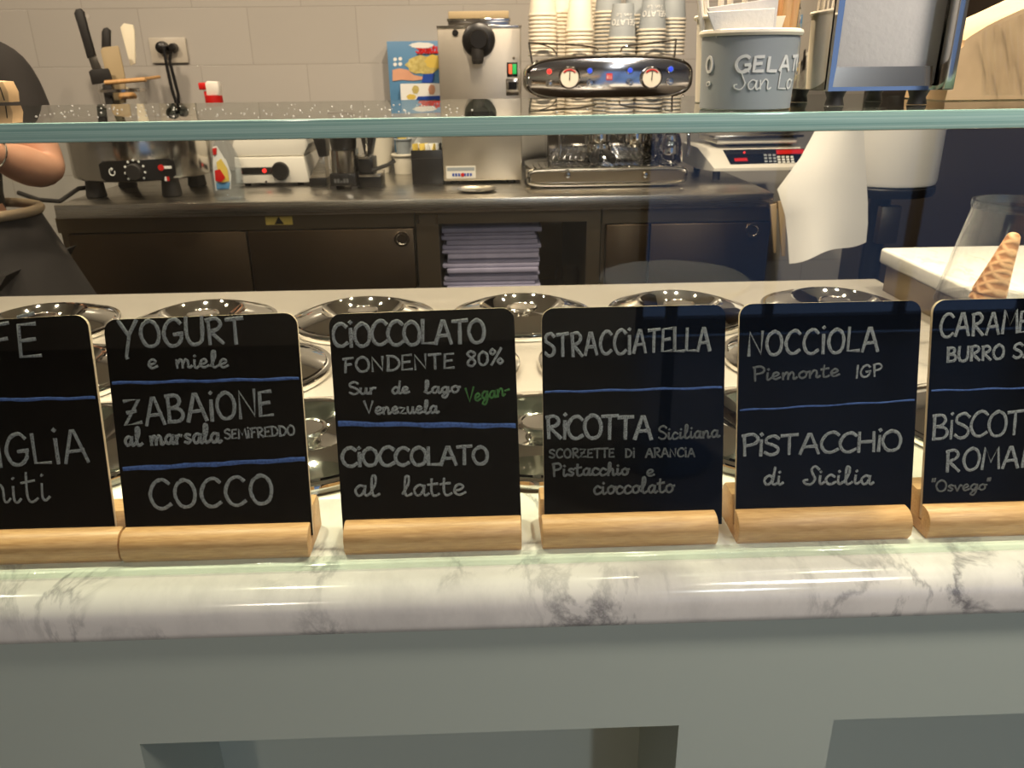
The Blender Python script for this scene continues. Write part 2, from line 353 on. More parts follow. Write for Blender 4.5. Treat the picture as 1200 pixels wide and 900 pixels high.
# ------------------------------------------------------------------ chalk handwriting (single-stroke letters)
def S(*p): return ('s', p)      # smooth stroke
def L_(*p): return ('l', p)     # straight stroke
DOT = lambda x, y: ('l', ((x, y), (x + .03, y + .03)))
G = {  # width, strokes; capital height 1, small letters 0.5
 'A': (.68, [L_((0, 0), (.3, 1), (.36, 1), (.66, 0)), L_((.1, .33), (.58, .36))]),
 'B': (.58, [L_((.04, 0), (.06, 1)), S((.0, .98), (.36, .98), (.48, .78), (.36, .58), (.08, .52)), S((.08, .52), (.44, .46), (.56, .24), (.4, .03), (.0, .02))]),
 'C': (.62, [S((.6, .86), (.42, 1), (.16, .88), (.0, .48), (.12, .1), (.36, .0), (.6, .14))]),
 'D': (.62, [L_((.04, 0), (.06, 1)), S((.0, .98), (.36, .92), (.6, .6), (.56, .26), (.32, .03), (.0, .02))]),
 'E': (.5, [L_((.46, .98), (.03, .96), (.0, .02), (.48, .04)), L_((.02, .5), (.38, .54))]),
 'F': (.5, [L_((.0, .9), (.5, .97)), L_((.12, .92), (.08, 0)), L_((.1, .5), (.4, .54))]),
 'G': (.68, [S((.6, .84), (.42, 1), (.14, .86), (.0, .45), (.14, .06), (.4, .0), (.6, .2), (.62, .44)), L_((.38, .42), (.66, .45))]),
 'H': (.6, [L_((.03, 1), (.0, 0)), L_((.58, 1), (.58, 0)), L_((.02, .5), (.58, .52))]),
 'I': (.12, [L_((.06, 1), (.05, 0))]),
 'i': (.12, [L_((.06, .74), (.05, 0)), DOT(.05, 1.02)]),      # the writer's dotted capital I
 'L': (.5, [L_((.04, 1), (.02, .03), (.5, .02))]),
 'M': (.74, [L_((.0, 0), (.08, .98), (.36, .3), (.64, .98), (.74, 0))]),
 'N': (.62, [L_((.02, 0), (.04, .98), (.56, .04), (.6, 1))]),
 'O': (.66, [S((.36, 1), (.1, .84), (.0, .46), (.14, .08), (.36, .0), (.58, .14), (.66, .52), (.56, .86), (.36, 1), (.26, .98))]),
 'P': (.54, [L_((.08, 0), (.06, .98)), S((.0, .94), (.36, 1), (.54, .78), (.42, .54), (.1, .46))]),
 'R': (.6, [L_((.08, 0), (.06, .98)), S((.0, .94), (.34, 1), (.52, .8), (.4, .58), (.1, .48)), L_((.12, .48), (.58, .0))]),
 'S': (.54, [S((.52, .86), (.34, 1), (.08, .88), (.06, .66), (.3, .52), (.5, .34), (.46, .1), (.22, .0), (.0, .14))]),
 'T': (.6, [L_((.0, .95), (.6, .99)), L_((.3, .96), (.28, 0))]),
 'U': (.6, [S((.02, 1), (.0, .4), (.12, .05), (.34, .0), (.54, .2), (.58, 1))]),
 'V': (.6, [L_((.0, 1), (.27, .02), (.58, 1))]),
 'Y': (.62, [L_((.0, 1), (.3, .46)), L_((.62, 1), (.34, .5), (.16, -.34), (.18, -.4))]),
 'Z': (.64, [L_((.06, .94), (.6, .98), (.0, .02), (.62, .1)), L_((.14, .5), (.44, .54))]),
 'É': (.5, [L_((.46, .92), (.03, .9), (.0, .02), (.52, .04)), L_((.02, .46), (.42, .5)), L_((.06, 1.12), (.46, 1.2))]),
 '8': (.5, [S((.4, .9), (.2, 1), (.06, .82), (.24, .56), (.44, .3), (.3, .02), (.08, .1), (.1, .36), (.3, .56), (.44, .8), (.36, .94))]),
 '0': (.5, [S((.26, .9), (.06, .7), (.06, .2), (.26, .02), (.46, .24), (.46, .7), (.26, .9))]),
 '%': (.66, [L_((.58, 1), (.1, 0)), S((.16, .96), (.04, .8), (.16, .64), (.28, .8), (.16, .96)), S((.52, .36), (.4, .2), (.52, .04), (.64, .2), (.52, .36))]),
 '"': (.2, [L_((.04, 1.1), (.0, .85)), L_((.18, 1.12), (.14, .87))]),
 'a': (.5, [S((.4, .42), (.22, .52), (.03, .3), (.1, .03), (.26, .06), (.4, .4)), S((.41, .5), (.38, .14), (.44, .0), (.56, .1))]),
 'b': (.44, [S((.0, .1), (.2, .6), (.2, 1), (.08, .9), (.06, .1), (.2, .0), (.38, .2), (.32, .44), (.12, .36))]),
 'c': (.4, [S((.38, .42), (.2, .52), (.02, .3), (.08, .04), (.24, .0), (.42, .12))]),
 'd': (.5, [S((.38, .42), (.2, .52), (.02, .28), (.1, .02), (.26, .06), (.4, .4)), S((.46, 1), (.4, .4), (.38, .1), (.46, .0), (.56, .08))]),
 'e': (.44, [S((.02, .2), (.24, .26), (.36, .4), (.24, .52), (.08, .4), (.04, .14), (.2, .0), (.44, .12))]),
 'g': (.5, [S((.4, .42), (.22, .52), (.03, .3), (.12, .06), (.28, .1), (.4, .42)), S((.42, .5), (.38, -.1), (.22, -.4), (.04, -.3), (.2, -.06), (.54, .14))]),
 'h': (.5, [S((.0, .1), (.18, .6), (.2, .96), (.1, .9), (.06, .0)), S((.07, .2), (.26, .5), (.36, .4), (.36, .06), (.44, .0), (.54, .1))]),
 'j': (.2, [L_((.1, .5), (.08, 0))]),
 'k': (.44, [L_((.06, 1), (.04, 0)), L_((.4, .5), (.06, .2), (.44, 0))]),
 'l': (.34, [S((.0, .1), (.22, .6), (.24, .98), (.12, .96), (.08, .4), (.12, .04), (.22, .0), (.36, .1))]),
 'm': (.74, [L_((.02, .48), (.04, .0)), S((.05, .2), (.2, .5), (.3, .38), (.3, .0)), S((.31, .2), (.46, .5), (.58, .38), (.58, .06), (.66, .0), (.76, .1))]),
 'n': (.52, [L_((.02, .48), (.04, .0)), S((.05, .2), (.22, .5), (.36, .4), (.36, .06), (.44, .0), (.54, .1))]),
 'o': (.46, [S((.24, .5), (.06, .38), (.04, .14), (.18, .0), (.36, .1), (.4, .34), (.26, .5), (.2, .47)), S((.3, .48), (.4, .42), (.5, .44))]),
 'p': (.46, [L_((.04, .5), (.02, -.4)), S((.04, .3), (.2, .52), (.4, .36), (.34, .06), (.18, .0), (.05, .14))]),
 'r': (.4, [L_((.04, .48), (.04, .0)), S((.05, .26), (.18, .48), (.32, .46)), ]),
 's': (.4, [S((.36, .46), (.2, .52), (.08, .4), (.2, .28), (.34, .16), (.24, .0), (.04, .06))]),
 't': (.4, [S((.16, .88), (.12, .3), (.16, .04), (.28, .0), (.42, .1)), L_((.0, .58), (.38, .64))]),
 'u': (.5, [S((.03, .48), (.02, .14), (.14, .0), (.3, .1), (.38, .48)), S((.38, .48), (.38, .1), (.46, .0), (.56, .1))]),
 'v': (.44, [S((.0, .48), (.16, .02), (.2, .02), (.36, .46), (.46, .44))]),
 'y': (.46, [L_((.0, .5), (.2, .1)), L_((.42, .5), (.1, -.4))]),
 'z': (.44, [L_((.02, .48), (.38, .48), (.02, .02), (.42, .04))]),
 'ı': (.24, [S((.08, .48), (.06, .1), (.14, .0), (.26, .1)), DOT(.1, .72)]),   # small script i
 'ſ': (.56, [S((.6, .86), (.44, 1.02), (.3, .86), (.36, .6), (.46, .3), (.3, .02), (.06, .06), (.0, .22), (.14, .26))]),  # script S
 '-': (.3, [L_((.0, .3), (.3, .34))]),
 ' ': (.34, []),
}
def catmull(p, k=6):
    p = [Vector((q[0], q[1])) for q in p]
    out = []
    for i in range(len(p) - 1):
        a, b, c, d = p[max(i - 1, 0)], p[i], p[i + 1], p[min(i + 2, len(p) - 1)]
        for j in range(k):
            t = j / k
            out.append(.5 * ((2 * b) + (c - a) * t + (2 * a - 5 * b + 4 * c - d) * t * t + (3 * b - a - 3 * c + d) * t ** 3))
    out.append(p[-1]); return out
def layout(text, gap=.16, wob=.025):
    """list of polylines, total width"""
    x, out = 0.0, []
    for ch in text:
        wd, st = G[ch]
        dy, rt, sc = random.uniform(-wob, wob), random.uniform(-.03, .03), 1 + random.uniform(-.05, .05)
        for kind, p in st:
            q = catmull(p) if kind == 's' else [Vector(v) for v in p]
            out.append([Vector((x + (v.x + v.y * rt) * sc, v.y * sc + dy)) for v in q])
        x += wd + gap
    return out, x - gap
def stroke(mb, poly, width, place, lift=.0004):
    """a flat chalk stroke with a little thickness; place maps (u, v) to 3-D, normal given by place.n"""
    n = len(poly); rows = []
    for i, p in enumerate(poly):
        t = (poly[min(i + 1, n - 1)] - poly[max(i - 1, 0)])
        t = t.normalized() if t.length > 1e-9 else Vector((1, 0))
        s = Vector((-t.y, t.x)) * (width / 2 * random.uniform(.82, 1.12))
        e = t * (width * .35 if i == n - 1 else -width * .35 if i == 0 else 0)
        rows.append((p + s + e, p - s + e))
    vs, fs = [], []
    for a, b in rows: vs += [place(a, 0), place(a * .75 + b * .25, lift), place(b * .75 + a * .25, lift), place(b, 0)]
    for i in range(n - 1):
        for k in range(3): fs.append([i * 4 + k, i * 4 + k + 1, i * 4 + 5 + k, i * 4 + 4 + k])
    mb.faces(vs, fs, smooth=False)

# ------------------------------------------------------------------ the shop
X0, X1 = -2.9, 3.4
struct('floor', MB().box((X0, -3.3, -.06), (X1, .95, 0)), M['floor'])
struct('floor_service', MB().box((X0, .95, -.06), (X1, 3.62, .15)), M['floor'])
struct('ceiling', MB().box((X0, -3.3, 2.80), (X1, 3.62, 2.86)), M['ceiling'])
struct('wall_back', MB().box((X0, 3.60, .15), (X1, 3.72, 2.80)), M['tile'])
struct('wall_left', MB().box((X0 - .1, -3.3, 0), (X0, 3.72, 2.80)), M['tile'])
struct('wall_right', MB().box((X1, -3.3, 0), (X1 + .1, 3.72, 2.80)), M['plaster'])
XR = 1.64
struct('wall_partition', MB().box((XR, 1.62, .15), (XR + .12, 3.60, 2.80)), M['darkwall'])
mb = MB(); mb.box((X0, -3.42, 0), (.86, -3.3, 2.8)).box((3.25, -3.42, 0), (X1, -3.3, 2.8)).box((.86, -3.42, 2.4), (3.25, -3.3, 2.8))
struct('wall_front', mb, M['plaster'])
mb = MB()
for x in (.86, 1.64, 2.44, 3.20): mb.box((x, -3.39, 0), (x + .05, -3.33, 2.4))
mb.box((.86, -3.39, 2.35), (3.25, -3.33, 2.4)); mb.box((.86, -3.39, .0), (3.25, -3.33, .10))
o = struct('window_1', mb, M['black'])

# ------------------------------------------------------------------ serving counter
CL, CR = -2.2, 2.7
YF = .570
ztop = at(480, 861, Y=YF).z
xa, xb = at(165, 878, Y=YF).x, at(795, 858, Y=YF).x
xn = at(975, 855, Y=YF).x
pitch = xn - xa
ND = .16
counter = thing('serving_counter', 'pale sage painted serving counter with deep square niches in its front', 'counter', (0, YF, 0))
mb = MB(); mb.box((CL, YF, ztop), (CR, YF + ND, 1.055))
mb.box((CL, YF, 0), (CR, YF + ND, .18))
k0 = -3
edges = []
for k in range(-3, 5):
    a, b = xb + k * pitch, xn + k * pitch       # stile
    if b > CL and a < CR: mb.box((max(a, CL), YF, .18), (min(b, CR), YF + ND, ztop), .0)
mb.build('front_frame', M['paint'], counter)
MB().box((CL, YF + ND, 0), (CR, YF + ND + .02, 1.055)).build('niche_back', M['paint'], counter)
MB().box((CL, YF + ND + .02, .0), (CR, YF + ND + .06, 1.05)).box((CL, 1.47, .15), (CR, 1.53, 1.085)).build('carcass', M['steel_dark'], counter)
# marble front slab with its rounded nose
MY0, MY1, MZ0, MZ1 = .545, .704, 1.055, 1.10
prof = [(MY1, MZ0), (MY1, MZ1)]
for k in range(11):
    a = R(90 + 9 * k); prof.append((MY0 + .022 + .022 * math.cos(a), MZ1 - .022 + .022 * math.sin(a)))
for k in range(7):
    a = R(180 + 15 * k); prof.append((MY0 + .012 + .012 * math.cos(a), MZ0 + .012 + .012 * math.sin(a)))
o = MB().prism(prof, CL, CR, 'X').build('marble_countertop', M['marble'])
tag(o, 'white grey-veined marble counter edge with a rounded nose along the front', 'countertop')
SLZ = 1.18
sx = at(1032, 290, Z=SLZ).x
mb = MB(); mb.box((CL, MY1 + .0005, 1.086), (sx + .04, 1.53, 1.0995), .002)
o = mb.build('steel_deck', M['steel_deck']); tag(o, 'flat brushed steel deck that the round gelato lids sit in', 'worktop')
# raised side counter
sy1 = at(1032, 290, Z=SLZ).y
sc = thing('side_counter', 'raised side counter with a thick marble slab, holding a clear tube of cones', 'counter', (sx, sy1, 1.10))
MB().box((sx + .012, .73, 1.10), (CR, sy1 - .01, SLZ - .03)).build('side_body', M['steel_dark'], sc)
MB().box((sx, .72, SLZ - .0295), (CR, sy1, SLZ), .006, 3).build('marble_slab', M['marble_slab'], sc)

# ------------------------------------------------------------------ lids of the gelato wells
proto = thing('lid', 'x', 'lid', (0, 0, 1.10), 'steel lids of the gelato wells')
pr = [(0, 0), (.116, 0), (.121, .001), (.1225, .005), (.1225, .0085), (.121, .0115), (.1175, .0125), (.114, .0125), (.1125, .0145), (.100, .0195), (.086, .0240), (.076, .0268), (.0720, .0278), (.0685, .0268), (.066, .0240), (.052, .0130), (.042, .0070), (.036, .0050), (.030, .0046), (.0, .0046)]
MB().lathe(pr, (0, 0, 0), 72).build('lid_disc', M['chrome'], proto, local=True, sharp=28)
pk = [(.0175, .0044), (.0170, .0060), (.0135, .009), (.0125, .013), (.0145, .0160), (.0235, .0180), (.0262, .0198), (.0268, .0222), (.0250, .0244), (.0222, .0250), (.0205, .0238), (.0, .0238)]
MB().lathe(pk, (0, 0, 0), 40).build('knob', M['chrome_soft'], proto, local=True, sharp=28)
names = {}
first = True
LX, LP = .055, .269
rows = [(1.302, [LX + LP * k for k in (-3, -2, -1, 0, 1, 2)],
         ['behind the far end sign at the edge of the deck', 'in the back row behind the yogurt sign', 'in the back row behind the dark chocolate sign', 'in the back row between the chocolate and stracciatella signs', 'in the back row behind the stracciatella sign', 'in the back row behind the hazelnut sign']),
        (1.066, [LX + LP * (k + .5) for k in (-3, -2, -1, 0, 1)],
         ['in the middle row between the coffee and yogurt signs', 'in the middle row between yogurt and dark chocolate signs', 'in the middle row behind the dark chocolate sign', 'in the middle row behind the stracciatella sign', 'in the middle row behind the pistachio sign']),
        (.828, [LX + LP * k for k in (-2, -1, 0, 1, 2)],
         ['in the front row between the coffee and yogurt signs', 'in the front row in the gap beside the coconut sign', 'in the front row in the gap beside the ricotta sign', 'in the front row between ricotta and pistachio signs', 'in the front row behind the caramel sign'])]
for y, xs, ls in rows:
    for x, lb in zip(xs, ls):
        if x + .125 > sx: continue
        lb = 'round polished steel lid ' + lb
        if first: proto.location = (x, y, 1.0997); proto['label'] = lb; first = False
        else: dup(proto, (x, y, 1.0997), lb)
        bpy.context.view_layer.update()

# ------------------------------------------------------------------ glass front and shelf
PY0, PY1 = .583, .591
SH0, SH1 = .583, .93
SZ1 = at(600, 136.2, Y=SH0).z
SZ0 = at(600, 159.2, Y=SH0).z
gf = thing('front_glass', 'upright clear glass pane standing on the marble in front of the signs', 'glass', (0, PY0, 1.10))
MB().box((CL, PY0, 1.1065), (CR, PY1, SZ0 - .0003)).build('pane', M['glass'], gf)
MB().box((CL, PY0 - .003, 1.1002), (CR, PY1 + .003, 1.1065), .0015).build('bottom_seal', M['seal'], gf)
gs = thing('glass_shelf', 'thick horizontal glass shelf with a green front edge carrying cup and napkins', 'shelf', (0, SH0, SZ0))
mb = MB(); mb.box((CL, SH0 + .004, SZ0), (CR, SH1, SZ1)).build('shelf_plate', M['glass_shelf'], gs)
MB().box((CL, SH0, SZ0), (CR, SH0 + .004, SZ1), .0012, 2).build('polished_edge', M['glass_edge'], gs)

# ------------------------------------------------------------------ chalkboard signs
TILT = R(13.5)
wood_base_prof = []
for k in range(9):                                            # rounded front rail
    a = R(180 - 11.25 * k); wood_base_prof.append((.0135 + .0135 * math.cos(a), .0135 + .0135 * math.sin(a)))
front_rail = [(0.0, .0135)] + [(.0135 - .0135 * math.cos(R(90 * k / 8)), .0135 + .0135 * math.sin(R(90 * k / 8))) for k in range(1, 9)] + [(.0185, .027)]
slot = [(.0155, .012), (.0200, .012), (.0238, .0295)]
back = [(.0300, .036), (.052, .036), (.058, .030), (.058, .0), (.004, .0), (.0, .006)]
BASE = front_rail + slot + back
def sign(cx_px, base_px, halfw, boardw, title, lines, rot=0.0, lean=0.0, boff=0.0, yoff=0.0, blen=.1985):
    """cx_px: centre of the base front; lines: chalk words and rules given as seen"""
    p = at(cx_px, base_px, Z=1.10); loc = Vector((p.x, .5995 + yoff, 1.1001))
    t = thing('chalkboard_sign', 'black chalkboard in a beech stand reading ' + title, 'sign', loc, 'chalkboard flavour signs on the counter')
    t.rotation_euler = (0, 0, rot)
    mb = MB(); mb.prism(BASE, -halfw, halfw, 'X', bev=.0012); mb.build('wooden_base', M['wood'], t, local=True)
    # board frame: origin at the slot bottom
    BM = Matrix.Translation((boff, .0180, .0128)) @ Matrix.Rotation(-TILT, 4, 'X') @ Matrix.Rotation(lean, 4, 'Y')
    mb = MB(); out = rrect(-boardw / 2, boardw / 2, 0, blen, .011, 6, 'top')
    b = bmesh.new(); A = [b.verts.new((x, -.0018, z)) for x, z in out]; B = [b.verts.new((x, .0018, z)) for x, z in out]
    f0 = b.faces.new(A); f1 = b.faces.new(B[::-1])
    for i in range(len(out)): b.faces.new([A[i], B[i], B[(i + 1) % len(out)], A[(i + 1) % len(out)]])
    bmesh.ops.recalc_face_normals(b, faces=b.faces[:])
    for v in b.verts: v.co = BM @ v.co
    bd_me = bpy.data.meshes.new('board'); 
    for i, f in enumerate(b.faces): f.material_index = 0 if i < 2 else 1
    b.to_mesh(bd_me); b.free(); bd_me.materials.append(M['board']); bd_me.materials.append(M['board_edge'])
    bd = bpy.data.objects.new('board', bd_me); C.objects.link(bd); bd.parent = t
    W = Matrix.Translation(loc) @ Matrix.Rotation(rot, 4, 'Z') @ BM; WI = W.inverted()
    p0 = W @ Vector((0, -.0018, 0)); n = (W.to_3x3() @ Vector((0, -1, 0))).normalized()
    def loc2(px, py):
        q = WI @ on_plane(px, py, p0, n); return Vector((q.x, q.z))
    lim = boardw / 2 - .002
    for ln in lines:
        mb = MB()
        place = lambda q, up: BM @ Vector((min(max(q.x, -lim), lim), -.00185 - up, q.y))
        if ln[0] == 'rule':
            _, x0, y0, x1, y1, wd = ln
            a, c = loc2(x0, y0), loc2(x1, y1); pts = []
            for k in range(25):
                q = a.lerp(c, k / 24); q.y += .0004 * math.sin(k * .9) ; pts.append(q)
            stroke(mb, pts, wd, place); mb.build('chalk_rule', M['chalk_blue'], bd, local=True)
        else:
            text, x0, y0, x1, y1, h, wd = ln[:7]; mt = ln[7] if len(ln) > 7 else 'chalk'
            polys, width = layout(text, .16 if text.isupper() or text[0].isupper() and text[1:2].isupper() else .08)
            a, c = loc2(x0, y0), loc2(x1, y1); u = (c - a) / width
            hh = (loc2((x0 + x1) / 2, (y0 + y1) / 2 - h) - loc2((x0 + x1) / 2, (y0 + y1) / 2)).length
            v = Vector((0, hh))
            for poly in polys:
                if len(poly) == 2 and (poly[1] - poly[0]).length > .1:   # soften straight strokes
                    poly = [poly[0].lerp(poly[1], k / 4) for k in range(5)]
                stroke(mb, [a + u * q.x + v * q.y for q in poly], wd, place)
            o = mb.build('chalk_lettering', M[mt], bd, local=True)
            if mt == 'chalk_green': o['label'] = 'green chalk lettering'
    return t
B_, S_, T_ = .0033, .0020, .0023
sign(37, 660, .080, .165, 'coffee and vanilla, cut off by the picture edge', [
    ('CAFFÉ', -112, 424, 48, 418, 44, B_), ('rule', -60, 470, 115, 466, .0030),
    ('VANiGLiA', -92, 552, 103, 540, 36, B_), ('Tahıtı', -62, 592, 58, 586, 40, T_)], lean=R(-2.2), boff=-.010)
sign(255, 656, .0815, .164, 'yogurt, zabaglione and coconut', [
    ('YOGURT', 142, 408, 287, 401, 30, B_), ('e  mıele', 174, 432, 268, 430, 19, T_, 'chalk'),
    ('rule', 131, 449, 352, 443.5, .0027),
    ('ZABAiONE', 147, 499, 321, 487, 31, B_), ('al marsala', 147, 522, 258, 518, 20, .0028, 'chalk'),
    ('SEMiFREDDO', 264, 514.5, 345, 509.5, 11, .0018, 'chalk'),
    ('rule', 146, 549.5, 358, 538, .0042), ('COCCO', 178, 596, 319, 590, 33, B_)], lean=R(-1.0), yoff=-.002, boff=.001)
sign(508, 650, .0785, .160, 'dark chocolate, vegan, and milk chocolate', [
    ('CiOCCOLATO', 391, 406, 568, 401, 27, B_), ('FONDENTE', 403, 436, 532, 431, 17, T_, 'chalk'), ('80%', 547, 429, 589, 427, 18, T_, 'chalk'),
    ('Sur  de  lago', 410, 462, 538, 460, 14, .0022, 'chalk'), ('Venezuela', 428, 485, 513, 484, 15, .0022, 'chalk'), ('Vegan-', 546, 472, 597, 462, 16, .0019, 'chalk_green'),
    ('rule', 393, 496.5, 604, 499, .0045),
    ('CiOCCOLATO', 402, 546.5, 572, 543, 21, B_), ('al  latte', 416, 581, 545, 580, 23, T_, 'chalk')], lean=R(-.9), boff=-.001)
sign(740, 648, .0785, .161, 'stracciatella and ricotta with candied orange', [
    ('STRACCiATELLA', 639, 418, 832, 410, 27, .0029), ('rule', 637, 459.5, 847, 454, .0021),
    ('RiCOTTA', 641, 513, 763, 514, 26, B_), ('Sıcılıana', 772, 515, 842, 512, 15, .0019, 'chalk_dim'),
    ('SCORZETTE  Di  ARANCiA', 644, 536.5, 814, 535, 10, .0018, 'chalk_dim'),
    ('Pıstacchıo', 648, 558, 737, 556, 15, .0022, 'chalk_dim'), ('e', 758, 558, 767, 558, 15, .0020, 'chalk_dim'), ('cıoccolato', 696, 579, 789, 577, 17, .0022, 'chalk_dim')], boff=.005)
sign(968, 640, .0785, .161, 'hazelnut and pistachio', [
    ('NOCCiOLA', 877, 417, 1029, 411, 28, .0030), ('Pıemonte', 883, 446, 983, 441, 16, .0020, 'chalk_dim'), ('IGP', 1003, 443, 1033, 440, 14, .0020, 'chalk'),
    ('rule', 865, 481, 1074, 469, .0017),
    ('PiSTACCHiO', 870, 534, 1055, 527, 23, .0030), ('dı  ſıcılıa', 895, 568, 1022, 567, 20, .0024, 'chalk')], boff=.0035)
sign(1188, 632, .0785, .161, 'butter caramel and biscuit, nearest the clear tube', [
    ('CARAMELLO', 1102, 395, 1254, 386, 26, .0028), ('BURRO SALATO', 1110, 424, 1266, 415, 16, .0026, 'chalk'),
    ('rule', 1092, 458, 1280, 452, .0017),
    ('BiSCOTTO', 1093, 515, 1240, 506, 28, .0028), ('ROMANO', 1108, 552, 1236, 545, 25, .0028), ('"Osvego"', 1092, 576, 1160, 574, 13, .0018, 'chalk_dim')], boff=.003)
# ------------------------------------------------------------------ rear bench
BZ = 1.10
BY = at(530, 232.5, Z=BZ).y
bx0, bx1 = at(62, 240, Y=BY).x, at(908, 224, Y=BY).x
BYB = 3.5985
wz = at(530, 249, Y=BY).z
o = MB().box((bx0, BY, wz), (bx1, BYB, BZ), .004, 2).build('steel_worktop', M['steel'])
tag(o, 'long stainless steel worktop along the tiled back wall carrying the machines', 'worktop')
rz = at(530, 265, Y=BY + .03).z
FY = BY + .03
def xb_(px): return at(px, 290, Y=FY).x
def knob_lock(px, py, parent, Y):
    p = at(px, py, Y=Y)
    mb = MB(); mb.lathe([(0, -.002), (.024, -.002), (.027, .003), (.025, .007), (.019, .007), (.016, .002), (0, .002)], n=28, T=TY((p.x, Y, p.z)))
    return mb.build('finger_pull', M['chrome_soft'], parent)
def cabinet(label, xa, xb, doors, Yf):
    t = thing('undercounter_cabinet', label, 'cabinet', ((xa + xb) / 2, Yf, .15), 'steel cabinets under the rear worktop')
    mb = MB()
    mb.box((xa, Yf + .02, .22), (xb, BYB, wz - .0005))
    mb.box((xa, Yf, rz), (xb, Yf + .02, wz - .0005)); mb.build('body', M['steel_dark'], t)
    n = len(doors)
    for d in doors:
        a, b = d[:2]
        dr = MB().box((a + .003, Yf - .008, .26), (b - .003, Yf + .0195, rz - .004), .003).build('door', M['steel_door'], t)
        if len(d) > 2: knob_lock(d[2], d[3], dr, Yf - .0085)
    MB().box((xa + .05, Yf + .06, .1505), (xb - .05, BYB - .05, .22)).build('plinth', M['black'], t)
    return t
xl0, xl1 = xb_(72), xb_(487)
xm = xb_(292)
c1 = cabinet('long dark steel cabinet with closed doors below the crepe plate', xl0, xl1, [(xl0 + .03, xm), (xm, xl1, 471, 280)], FY)
p = at(327, 258.5, Y=FY)
st = MB().box((p.x - .045, FY - .0015, p.z - .014), (p.x + .045, FY + .0005, p.z + .014)); st.build('warning_sticker', M['yellow'], c1)
st = MB().prism([(p.x - .016, p.z - .012), (p.x + .016, p.z - .012), (p.x, p.z + .014)], FY - .0025, FY - .0014); st.build('sticker_triangle', M['black'], c1)
# open bay with shelves in the middle
xo0, xo1 = xb_(489), xb_(703)
t = thing('open_shelf_unit', 'open steel bay below the worktop holding a stack of lavender paper', 'cabinet', ((xo0 + xo1) / 2, FY, .15), 'steel cabinets under the rear worktop')
mb = MB(); a, b = xb_(515), xb_(687)
mb.box((xo0, FY, .22), (a, BYB, wz - .0005)).box((b, FY, .22), (xo1, BYB, wz - .0005)).box((a, BYB - .04, .22), (b, BYB, wz - .0005)).box((a, FY, rz + .008), (b, FY + .03, wz - .0005))
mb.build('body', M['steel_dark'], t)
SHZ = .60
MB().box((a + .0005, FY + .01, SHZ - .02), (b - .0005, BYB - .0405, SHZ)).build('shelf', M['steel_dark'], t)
for px in (490, 512):
    q = at(px, 256, Y=FY); MB().box((q.x - .004, FY - .004, q.z - .018), (q.x + .004, FY - .0002, q.z + .012)).build('rail_end', M['chrome_soft'], t)
xr0, xr1 = xb_(705), xb_(903)
xq = xb_(760)
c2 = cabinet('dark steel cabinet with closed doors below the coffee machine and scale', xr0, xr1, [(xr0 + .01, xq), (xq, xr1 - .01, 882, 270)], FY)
# stack of folded lavender bags
q0, q1 = xb_(520), xb_(631)
topz = rz + .0
n = 0; z = SHZ + .0005; first = None
while z < topz - .012:
    hgt = random.uniform(.010, .019)
    dx0, dx1 = random.uniform(-.012, .012), random.uniform(-.014, .016)
    mb = MB(); yy = FY + .045 + random.uniform(-.012, .012)
    k = random.uniform(-.003, .003)
    mb.box((q0 + dx0, yy, 0), (q1 + dx1, yy + .34, hgt - .0008), .0035, 2)
    for v in mb.bm.verts: v.co.z += max(0, math.sin((v.co.x - q0) * 9 + n)) * .0
    o = mb.build('folded_paper_bag', M['lavender']); o.location.z = z
    tag(o, 'folded lavender paper bag in the tall stack in the open steel bay', 'paper bag', 'folded paper bags under the worktop')
    z += hgt; n += 1
# small glass in the bay beside the paper
q = at(665, 325, Y=FY + .12)
t = thing('glass_jar', 'small frosted glass jar in the dark bay beside the paper stack', 'jar', (q.x, FY + .14, SHZ))
hz = at(665, 317, Y=FY + .08).z - SHZ
MB().lathe([(0, .001), (.042, .001), (.045, .006), (.045, hz - .02), (.038, hz), (.035, hz), (.040, hz - .02), (.040, .008), (0, .008)], (q.x, FY + .14, SHZ), 32).build('jar_body', M['clear'], t)
MB().lathe([(0, .0082), (.0395, .0082), (.0395, hz * .6), (0, hz * .6)], (q.x, FY + .14, SHZ), 32).build('contents', M['tan'], t)

# ------------------------------------------------------------------ crepe plate
def px_w(px0, px1, py, Y): return at(px0, py, Y=Y).x, at(px1, py, Y=Y).x
Yc = BY + .06
xa_, xb2 = at(86, 195, Y=Yc + .2).x, at(244, 195, Y=Yc + .2).x
rc = (xb2 - xa_) / 2; cxr = (xa_ + xb2) / 2; cyc = Yc + rc
zb, zt = at(165, 214, Y=Yc).z, at(165, 150, Y=Yc).z
t = thing('crepe_plate', 'round stainless crepe cooker with a black control panel on black feet', 'cooker', (cxr, cyc, BZ))
MB().lathe([(0, zb), (rc - .012, zb), (rc - .002, zb + .006), (rc, zb + .015), (rc, zt - .012), (rc - .004, zt - .002), (rc - .012, zt), (0, zt)], (cxr, cyc, 0), 72).build('drum', M['chrome_soft'], t)
MB().lathe([(0, zt), (rc - .02, zt), (rc - .012, zt + .006), (rc - .012, zt + .016), (rc - .02, zt + .022), (0, zt + .024)], (cxr, cyc, 0), 72).build('hotplate', M['black'], t)
for dx in (-.13, .13):
    for dy in (-.13, .13):
        MB().lathe([(0, 0), (.03, 0), (.034, .004), (.028, zb - BZ), (0, zb - BZ)], (cxr + dx, cyc + dy, BZ + .0002), 20).build('foot', M['black_soft'], t)
